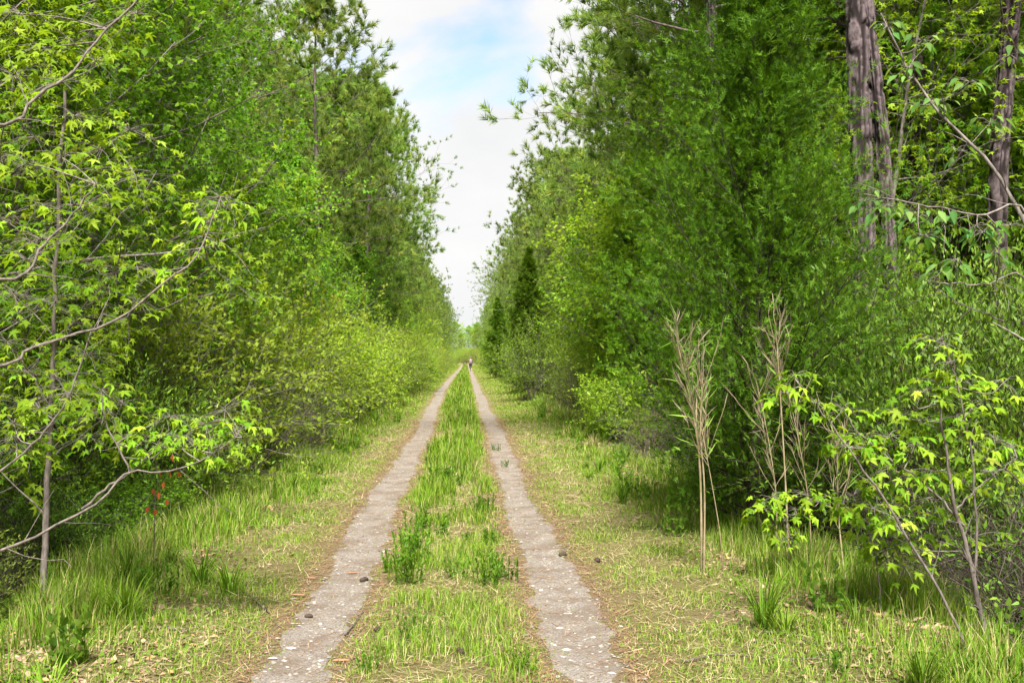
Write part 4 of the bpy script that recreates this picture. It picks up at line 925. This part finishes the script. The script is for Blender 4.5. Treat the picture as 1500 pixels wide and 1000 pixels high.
def gp(px, py):
    r_ = ray(px, py); t_ = -CAM_H/r_[2]; return np.array([r_[0]*t_, r_[1]*t_])
for (px, py, k, s, lab) in [(590, 858, 'wdA', 1.0, 'bright green bushy weed clump on the centre strip, beside the near track bend'),
                            (575, 835, 'wdB', .8, 'small weed clump touching the back of the bushiest centre weed'),
                            (670, 850, 'wdB', .75, 'thin weed clump between the two bushy centre weeds'),
                            (708, 858, 'wdA', .9, 'bright green bushy weed clump on the centre strip, nearer the pine cone track'),
                            (745, 850, 'wdB', .85, 'weed clump at the inner edge of the track with pine cones'),
                            (608, 940, 'wdB', .8, 'weed clump low on the centre strip, before the bushy weeds'),
                            (770, 985, 'wdC', .9, 'little weed clump at the bottom frame edge of the centre strip'),
                            (540, 985, 'wdC', .9, 'little weed clump by the bark-chip track at the bottom frame edge')]:
    q = gp(px, py); place(k, 'weed_clump', q[0], q[1], px*.1, s, 'weed', 'weed clumps on the centre strip', lab, ('stems', 'leaves'))
wr = np.random.default_rng(88)
for i in range(46):
    y = 7.5+40*wr.random()**1.3; x = -.12+wr.normal()*.24
    place(['wdB', 'wdC', 'wdA'][wr.integers(3)], 'weed_clump', x, y, wr.random()*6, .6+.5*wr.random(), 'weed', 'weed clumps on the centre strip', None, ('stems', 'leaves'), kindword='cweed')
for i in range(80):
    s = wr.choice([-1, 1]); y = 4.6+26*wr.random()**1.4; x = s*(1.75+1.3*wr.random())
    if s < 0 and x < -.47*y-.2: continue
    place(['wdD', 'wdB', 'wdD', 'wdC'][wr.integers(4)], 'weed_clump', x, y, wr.random()*6, .5+.6*wr.random(), 'weed', 'weed clumps along the verges', None, ('stems', 'leaves'), kindword='vweed')
for i in range(150):
    s = wr.choice([-1, 1]); y = 4.4+34*wr.random()**1.5; x = s*(1.6+1.5*wr.random()**.8); dry = wr.random() < .25
    if x < -.47*y-.2: continue
    o = linkmesh('dry_grass_tuft' if dry else 'grass_tuft', DRYT if dry else TUFT[wr.integers(3)], None, (x, y, float(height(x, y)))); sc = .45+.6*wr.random(); o.scale = (sc*1.3, sc*1.3, sc); o.rotation_euler = (0, 0, wr.random()*6)
    tag(o, None, 'grass tuft', 'tufts of tall grass along the verges'); THINGS.append([o, o.name, x, y, 'drytuft' if dry else 'tuft', None])

# ------------------------------------------------------------------ cones, chips, sticks
def cone_mesh():
    rng = np.random.default_rng(4); V = []; F = []; sc = tmpl([(-.5, 0, 0), (.5, 0, 0), (.42, .8, .25), (0, 1.05, .42), (-.42, .8, .25), (0, .45, -.12)], [(0, 1, 2, 3, 4), (0, 5, 1), (1, 5, 2), (2, 5, 3), (3, 5, 4), (4, 5, 0)])
    m_ = MA(); n = 110; t = np.arange(n)/n; az = np.arange(n)*2.39996; prof = .021*np.sin(np.clip(t*.95+.08, 0, 1)*math.pi)**.7+.003
    O = np.stack([t*.075-.037, np.cos(az)*prof*.55, np.sin(az)*prof*.55], 1); D = nrm(np.stack([.45+.4*t, np.cos(az), np.sin(az)], 1)); Xf, Yf, Zf = perp_frame(D, np.tile([1., 0, 0], (n, 1)))
    m_.inst(sc, O, Xf, Yf, Zf, .6*prof+.004, rng.random(n)); c = np.stack([np.linspace(-.038, .034, 6), np.zeros(6), np.zeros(6)], 1); m_.tubes(c[None], np.array([[.004, .010, .014, .013, .009, .003]]), 8)
    return m_.build('pine_cone', M['cone'])
CONE = cone_mesh()
for (px, py, s, rz, lab) in [(824, 811, 1.1, .3, 'dark open pine cone lying on the gravel track'), (875, 823, 1.15, 1.4, 'black pine cone in the grass just off the track'),
                             (452, 900, .8, .1, 'reddish-brown cone on the other track below the bark chips'), (533, 848, 1.1, .8, 'dark cone at the inner track edge by a weed clump'),
                             (675, 963, 1.05, 2.0, 'dark cone half sunk in the short centre-strip grass'), (552, 926, .8, 1.0, 'small grey cone in the centre grass near the track edge'),
                             (712, 560+20, 1.0, 1.0, 'tiny dark cone far along the track')][:6]:
    q = gp(px, py); o = linkmesh('pine_cone', CONE, None, (q[0], q[1], float(height(q[0], q[1]))+.014)); s *= .85; o.rotation_euler = (0.2, .1, rz); o.scale = (s, s, s); tag(o, lab, 'pine cone', 'fallen pine cones')
def chip_mesh(seed):
    rng = np.random.default_rng(seed); n = 11; x = np.linspace(-.5, .5, n); w1 = .16*(1-np.abs(x)*1.3)+.03*rng.random(n); w2 = -.16*(1-np.abs(x)*1.2)-.03*rng.random(n); z = .03*rng.random(n)+.03*np.cos(x*3)
    T = np.concatenate([np.stack([x, w1, z+.05], 1), np.stack([x, w2, z+.04], 1), np.stack([x, w1, z-.02], 1), np.stack([x, w2, z-.03], 1)])
    F = []
    for i in range(n-1): F += [(i, n+i, n+i+1, i+1), (2*n+i, 2*n+i+1, 3*n+i+1, 3*n+i), (i, i+1, 2*n+i+1, 2*n+i), (n+i, 3*n+i, 3*n+i+1, n+i+1)]
    F += [(0, 2*n, 3*n, n), (n-1, 2*n-1, 4*n-1, 3*n-1)]
    m_ = MA(); t = tmpl(T, F); m_.add(t[0], t[1], t[2], .5); return m_.build('bark_chip', M['chip'])
CH = [chip_mesh(1), chip_mesh(2), chip_mesh(3)]
for i, (px, py, s, rz, lab) in enumerate([(455, 847, .095, -.15, 'orange bark chip on the outer track edge, upper of two'), (515, 836, .10, .1, 'orange bark chip on the inner side of the track'), (436, 872, .115, -.12, 'orange bark chip on the outer track edge, lower of two'), (500, 968, .11, .1, 'pale pinkish bark chip where track meets centre grass')]):
    q = gp(px, py); o = linkmesh('bark_chip', CH[i % 3], None, (q[0], q[1], float(height(q[0], q[1]))+.012)); o.rotation_euler = (0, 0, rz); o.scale = (s*.8, s*.8, s*.8); tag(o, lab, 'bark chip', 'bark chips on the track')
def stick(pts, r, lab):
    pts = [np.array([*gp(px, py), 0]) for px, py in pts]
    for p in pts: p[2] = height(p[0], p[1])+.015
    b = pts[0].copy(); c = smooth_path(pts, 14)-b; m_ = MA(); m_.tubes(c[None], (r*np.linspace(1, .5, 14))[None], 6)
    rng = np.random.default_rng(len(lab)); ch, cr_ = children(c[None], np.full((1, 14), r), 3, rng, .3, .9, .7, .25, .05, .1, 4, .5, planar=.8); m_.tubes(ch, cr_, 4)
    o = linkmesh('fallen_stick', m_.build('fallen_stick', M['twig'], True), None, b); tag(o, lab, 'stick', 'sticks lying on the verges')
stick([(362, 870), (378, 885), (395, 900)], .007, 'short bent stick in the verge grass beside the chip track')
stick([(352, 922), (365, 926), (378, 930)], .005, 'thin straw-coloured stick beside the gravel at the verge')
stick([(300, 902), (318, 893), (332, 880)], .006, 'grey stick on the leafy verge pointing up the track')
stick([(205, 925), (240, 922), (275, 928)], .009, 'grey stick lying among dead leaves on the verge')
stick([(1000, 972), (1060, 962), (1150, 968), (1240, 965)], .006, 'long thin twig lying across the near verge grass')
stick([(1120, 930), (1160, 935), (1195, 948)], .006, 'short twig in dry grass before the sapling')
stick([(505, 930), (520, 912), (532, 895)], .005, 'pale twig between the track and the centre grass')
def stone_thing(px, py, r, lab):
    q = gp(px, py); m_ = MA(); t, O, X, Y, Z, rr, v, sx_ = stones(1, 4, 5, .1, .1, np.random.default_rng(int(px))); m_.add(t[0]*(1+.12*np.random.default_rng(int(px)).normal(size=(8, 1))), t[1], t[2], .9)
    o = linkmesh('stone', m_.build('stone', M['stone'], True), None, (q[0], q[1], float(height(q[0], q[1]))+.006)); o.scale = (r*1.3, r, r); tag(o, lab, 'stone', 'larger stones in the tracks')
stone_thing(829, 946, .024, 'smooth pale stone on the bare gravel track')
stone_thing(819, 915, .020, 'pale stone at the grassy inner edge of track')
stone_thing(400, 960, .024, 'white stone at the outer edge of the chip track')
stone_thing(425, 944, .026, 'flat white stone in the chip track')

# ------------------------------------------------------------------ the cyclist, far down the track
def skin_mesh(name, verts, edges, radii, mat, sub=1):
    me = bpy.data.meshes.new(name); me.from_pydata(verts, edges, []); o = bpy.data.objects.new(name, me); COL.objects.link(o)
    sk = o.modifiers.new('skin', 'SKIN'); me.skin_vertices[0].data[0].use_root = True
    for i, r_ in enumerate(radii): me.skin_vertices[0].data[i].radius = (r_, r_) if np.isscalar(r_) else r_
    sk.use_smooth_shade = True; ss = o.modifiers.new('sub', 'SUBSURF'); ss.levels = sub; ss.render_levels = sub
    dg = bpy.context.evaluated_depsgraph_get(); em = bpy.data.meshes.new_from_object(o.evaluated_get(dg)); em.name = name
    bpy.data.objects.remove(o); em.materials.clear(); em.materials.append(mat); return em
skinm = plain('skin', (.42, .26, .19), .6, var=.08); shirt = plain('lilac_shirt', (.16, .12, .145), .8, var=.06); shorts = plain('black_shorts', (.02, .02, .024), .8); shoe = plain('shoe', (.35, .34, .33), .6)
helm = plain('helmet', (.12, .12, .12), .45); rub = plain('tyre_rubber', (.02, .02, .02), .8); fr = plain('dark_frame', (.03, .03, .045), .35); met = plain('steel', (.45, .45, .46), .35, .9)
CX, CY = .56, 127.0; CZ = float(height(CX, CY))+.005
pe = empty('person', (CX, CY, CZ))
body_v = [(0, -.12, .98), (0, -.02, 1.18), (0, .10, 1.36), (0, .18, 1.50), (0, .22, 1.58), (0, .25, 1.70),
          (.17, .12, 1.44), (.29, .24, 1.22), (.27, .46, 1.08), (.27, .53, 1.06),
          (-.17, .12, 1.44), (-.29, .24, 1.22), (-.27, .46, 1.08), (-.27, .53, 1.06),
          (.10, -.10, .95), (.13, .27, .80), (.12, .12, .40), (.12, .24, .33),
          (-.10, -.10, .95), (-.13, .20, .58), (-.12, .02, .18), (-.12, .14, .12)]
body_e = [(0, 1), (1, 2), (2, 3), (3, 4), (4, 5), (2, 6), (6, 7), (7, 8), (8, 9), (2, 10), (10, 11), (11, 12), (12, 13), (0, 14), (14, 15), (15, 16), (16, 17), (0, 18), (18, 19), (19, 20), (20, 21)]
body_r = [.15, .13, .15, .06, .055, .095, .06, .042, .03, .035, .06, .042, .03, .035, .10, .065, .038, .035, .10, .065, .038, .035]
linkmesh('body', skin_mesh('body', body_v, body_e, body_r, skinm), pe)
linkmesh('shirt', skin_mesh('shirt', [(0, -.13, 1.0), (0, -.03, 1.18), (0, .09, 1.36), (0, .15, 1.45), (.18, .11, 1.44), (.26, .19, 1.29), (-.18, .11, 1.44), (-.26, .19, 1.29)], [(0, 1), (1, 2), (2, 3), (2, 4), (4, 5), (2, 6), (6, 7)], [.18, .165, .18, .085, .085, .065, .085, .065], shirt), pe)
linkmesh('shorts', skin_mesh('shorts', [(0, -.13, 1.0), (.11, -.09, .95), (.135, .20, .83), (-.11, -.09, .95), (-.13, .14, .68)], [(0, 1), (1, 2), (0, 3), (3, 4)], [.175, .13, .085, .13, .085], shorts), pe)
for x, y, z in ((.12, .17, .35), (-.12, .07, .135)):
    linkmesh('shoe', skin_mesh('shoe', [(x, y-.07, z-.02), (x, y+.05, z-.03), (x, y+.15, z-.035)], [(0, 1), (1, 2)], [.05, .05, .035], shoe), pe)
def revolve(profile, n=20):
    m_ = MA(); pr = np.array(profile); an = np.arange(n)*2*math.pi/n; V = np.stack([pr[:, 0][:, None]*np.cos(an), pr[:, 0][:, None]*np.sin(an), np.repeat(pr[:, 1][:, None], n, 1)], -1)
    k = len(pr); j = np.arange(k-1)[:, None]*n; i = np.arange(n)[None]; i2 = (i+1) % n; m_.add(V.reshape(-1, 3), np.stack([j+i, j+i2, j+n+i2, j+n+i], -1).ravel(), np.full((k-1)*n, 4), .5); return m_
hm = revolve([(.125, 0), (.135, .03), (.125, .08), (.09, .125), (.04, .148), (.001, .152)]); ho = linkmesh('helmet', hm.build('helmet', helm, True), pe, (0, .25, 1.70)); ho.scale = (.92, 1.15, 1); ho.rotation_euler = (-.25, 0, 0)
tag(pe, 'helmeted rider in a pale lilac shirt and black shorts seen from behind', 'person')
be = empty('bicycle', (CX, CY, CZ))
def torus(R0, r0, n=32, k=8):
    a1 = np.arange(n+1)*2*math.pi/n; c = np.stack([0*a1, np.cos(a1)*R0, np.sin(a1)*R0], 1); a2 = np.arange(k)*2*math.pi/k
    er = np.stack([0*a1, np.cos(a1), np.sin(a1)], 1); V = c[:, None]+r0*(er[:, None]*np.cos(a2)[None, :, None]+np.array([1., 0, 0])*np.sin(a2)[None, :, None])
    j = np.arange(n)[:, None]*k; i = np.arange(k)[None]; i2 = (i+1) % k; m_ = MA(); m_.add(V.reshape(-1, 3), np.stack([j+i, j+i2, j+k+i2, j+k+i], -1).ravel(), np.full(n*k, 4), .5); return m_
ty_me = torus(.33, .024).build('tyre', rub, True); ri = torus(.305, .010)
sp_ = np.array([[(0, 0, 0), (0, math.cos(t)*.15, math.sin(t)*.15), (0, math.cos(t)*.3, math.sin(t)*.3)] for t in np.arange(20)*.314]); ri.tubes(sp_, np.full((20, 3), .0015), 3); ri.tubes(np.array([[(-.04, 0, 0), (0, 0, 0), (.04, 0, 0)]]), np.full((1, 3), .02), 8); ri_me = ri.build('rim', met, True)
for wy in (-.50, .55):
    we = linkmesh('wheel', ri_me, be, (0, wy, .354)); linkmesh('tyre', ty_me, we)
def tubeset(name, segs, mat, r=.016):
    m_ = MA()
    for p, q in segs:
        p, q = np.array(p, float), np.array(q, float); m_.tubes(np.array([[p, (p+q)/2, q]]), np.full((1, 3), r), 8)
    return linkmesh(name, m_.build(name, mat, True), be)
tubeset('frame', [((0, -.05, .29), (0, -.19, .84)), ((0, -.05, .29), (0, .33, .82)), ((0, -.17, .78), (0, .31, .90)), ((.05, -.50, .354), (.02, -.16, .75)), ((-.05, -.50, .354), (-.02, -.16, .75)), ((.05, -.50, .354), (.03, -.05, .29)), ((-.05, -.50, .354), (-.03, -.05, .29)), ((0, .33, .80), (0, .30, .95))], fr)
tubeset('fork', [((.05, .55, .354), (.04, .36, .74)), ((-.05, .55, .354), (-.04, .36, .74)), ((-.05, .36, .74), (.05, .36, .74))], fr, .012)
tubeset('handlebar', [((0, .30, .95), (0, .36, 1.04)), ((-.30, .50, 1.04), (0, .36, 1.04)), ((.30, .50, 1.04), (0, .36, 1.04))], fr, .013)
for sx_, ang_ in ((1, 0), (-1, math.pi)):
    cy_, cz_ = -.05+.16*math.cos(ang_+.9)*0+.10*sx_, .29+.10*sx_*-1
tubeset('crank', [((.07, -.05, .29), (.07, .08, .34)), ((-.07, -.05, .29), (-.07, -.02, .13)), ((-.07, -.05, .29), (.07, -.05, .29))], met, .011)
for p in ((.12, .14, .30), (-.12, .04, .085)): tubeset('pedal', [((p[0]-.045, p[1], p[2]), (p[0]+.045, p[1], p[2]))], rub, .014)
sd = linkmesh('saddle', skin_mesh('saddle', [(0, -.28, .90), (0, -.14, .90), (0, .0, .895)], [(0, 1), (1, 2)], [(.09, .03), (.05, .025), (.025, .02)], rub), be)
tubeset('seat_post', [((0, -.18, .80), (0, -.20, .89))], met, .013)
tag(be, 'bicycle ridden away down the gravel track under the helmeted rider', 'bicycle')

# pale sunlit tree closing the far end of the ride
LIB['far'] = (LIB['tallB'][0], LIB['tallB'][1])
for i, (x, y) in enumerate([(-4, 236), (-2.2, 248), (-.6, 262), (1.0, 270), (2.6, 258), (4.2, 244), (0, 290), (-2.5, 282), (3, 285)]):
    place('wilA', 'willow_bush', x, y, i, 1.1+.05*i, 'bush', None, None, ('stem', 'foliage'), kindword='endbush')
for i, (x, y, s) in enumerate([(-1.5, 330, .7), (4, 345, .9), (-7, 340, .9), (0.5, 380, 1.0), (9, 360, 1.1), (-12, 370, 1.1), (-4, 400, 1.2), (5, 410, 1.2)]):
    place('tallB', 'far_tree', x, y, i, s, 'tree', None, None, kindword='end')

# ------------------------------------------------------------------ labels: what each is, where it stands, how it is told apart
ORD = ['first', 'second', 'third', 'fourth', 'fifth', 'sixth', 'seventh', 'eighth', 'ninth', 'tenth', 'eleventh', 'twelfth', 'thirteenth', 'fourteenth', 'fifteenth', 'sixteenth', 'seventeenth', 'eighteenth', 'nineteenth', 'twentieth']
DESC = {'pine': ('pine tree with tufted needles', 'pines lining the ride'), 'sweetgum': ('star-leaved sweetgum tree', 'sweetgums lining the ride'), 'maple': ('full mid-green maple tree', 'maples lining the ride'),
        'light': ('pale green small-leaved tree', 'pale green trees lining the ride'), 'tall': ('tall leafy tree deep in the wood', 'tall broadleaf trees deep in the wood'), 'willow': ('yellow-green many-stemmed bush', 'yellow-green bushes along the verges'),
        'evergreen': ('dark narrow-leaved evergreen shrub', 'evergreen shrubs along the verges'), 'low': ('low knee-high leafy shrub', 'low shrubs at the foot of the thickets'), 'leafy': ('light green leafy shrub', 'leafy shrubs along the verges'), 'twigs': ('tangle of bare grey twigs', 'tangles of bare twigs under the shrubs'),
        'cweed': ('upright green weed clump on the centre strip', 'weed clumps on the centre strip'), 'vweed': ('leafy weed clump in the verge', 'weed clumps along the verges'), 'tuft': ('tuft of tall green grass', 'tufts of tall grass along the verges'),
        'drytuft': ('tuft of dry straw-coloured grass', 'tufts of tall grass along the verges'), 'endbush': ('pale yellow-green bush closing the far end of the ride', 'trees closing the far end of the ride'), 'end': ('pale sunlit tree closing the far end of the ride', 'trees closing the far end of the ride')}
from collections import defaultdict
bk = defaultdict(list)
for T in THINGS:
    if T[4]: bk[(T[4], 'L' if T[2] < -.15 and T[4] not in ('cweed', 'end', 'endbush') else ('C' if T[4] in ('cweed', 'end', 'endbush') else 'R'))].append(T)
for (kw, side), lst in bk.items():
    lst.sort(key=lambda t: t[3]); desc, grp = DESC[kw]
    where = {'L': 'across from the cedars', 'R': 'on the cedar side', 'C': 'along the middle' if kw == 'cweed' else ''}[side]
    for i, T in enumerate(lst):
        T[0]['group'] = grp if kw in ('cweed', 'vweed', 'tuft', 'drytuft') else grp
        if kw in ('end', 'endbush'): T[0]['label'] = desc; continue
        if i < 20: T[0]['label'] = '%s %s, %s nearest the camera' % (desc, where, ORD[i]) if False else '%s %s, %s from the camera' % (desc, where, ORD[i])
        else: T[0]['label'] = 'distant %s %s of the track' % (desc, {'L': 'opposite the cedar side', 'R': 'on the cedar side', 'C': 'in the middle'}[side])

tot = sum(sum(len(p.vertices)-2 for p in m.polygons) for m in bpy.data.meshes) if False else sum(len(m.loops)-2*len(m.polygons) for m in bpy.data.meshes)
open('/tmp/tris.txt', 'w').write(str((tot, sorted([(len(m.loops)-2*len(m.polygons), m.name) for m in bpy.data.meshes])[-25:]))) if False else print('TRIANGLES', tot, 'objects', len(bpy.data.objects))
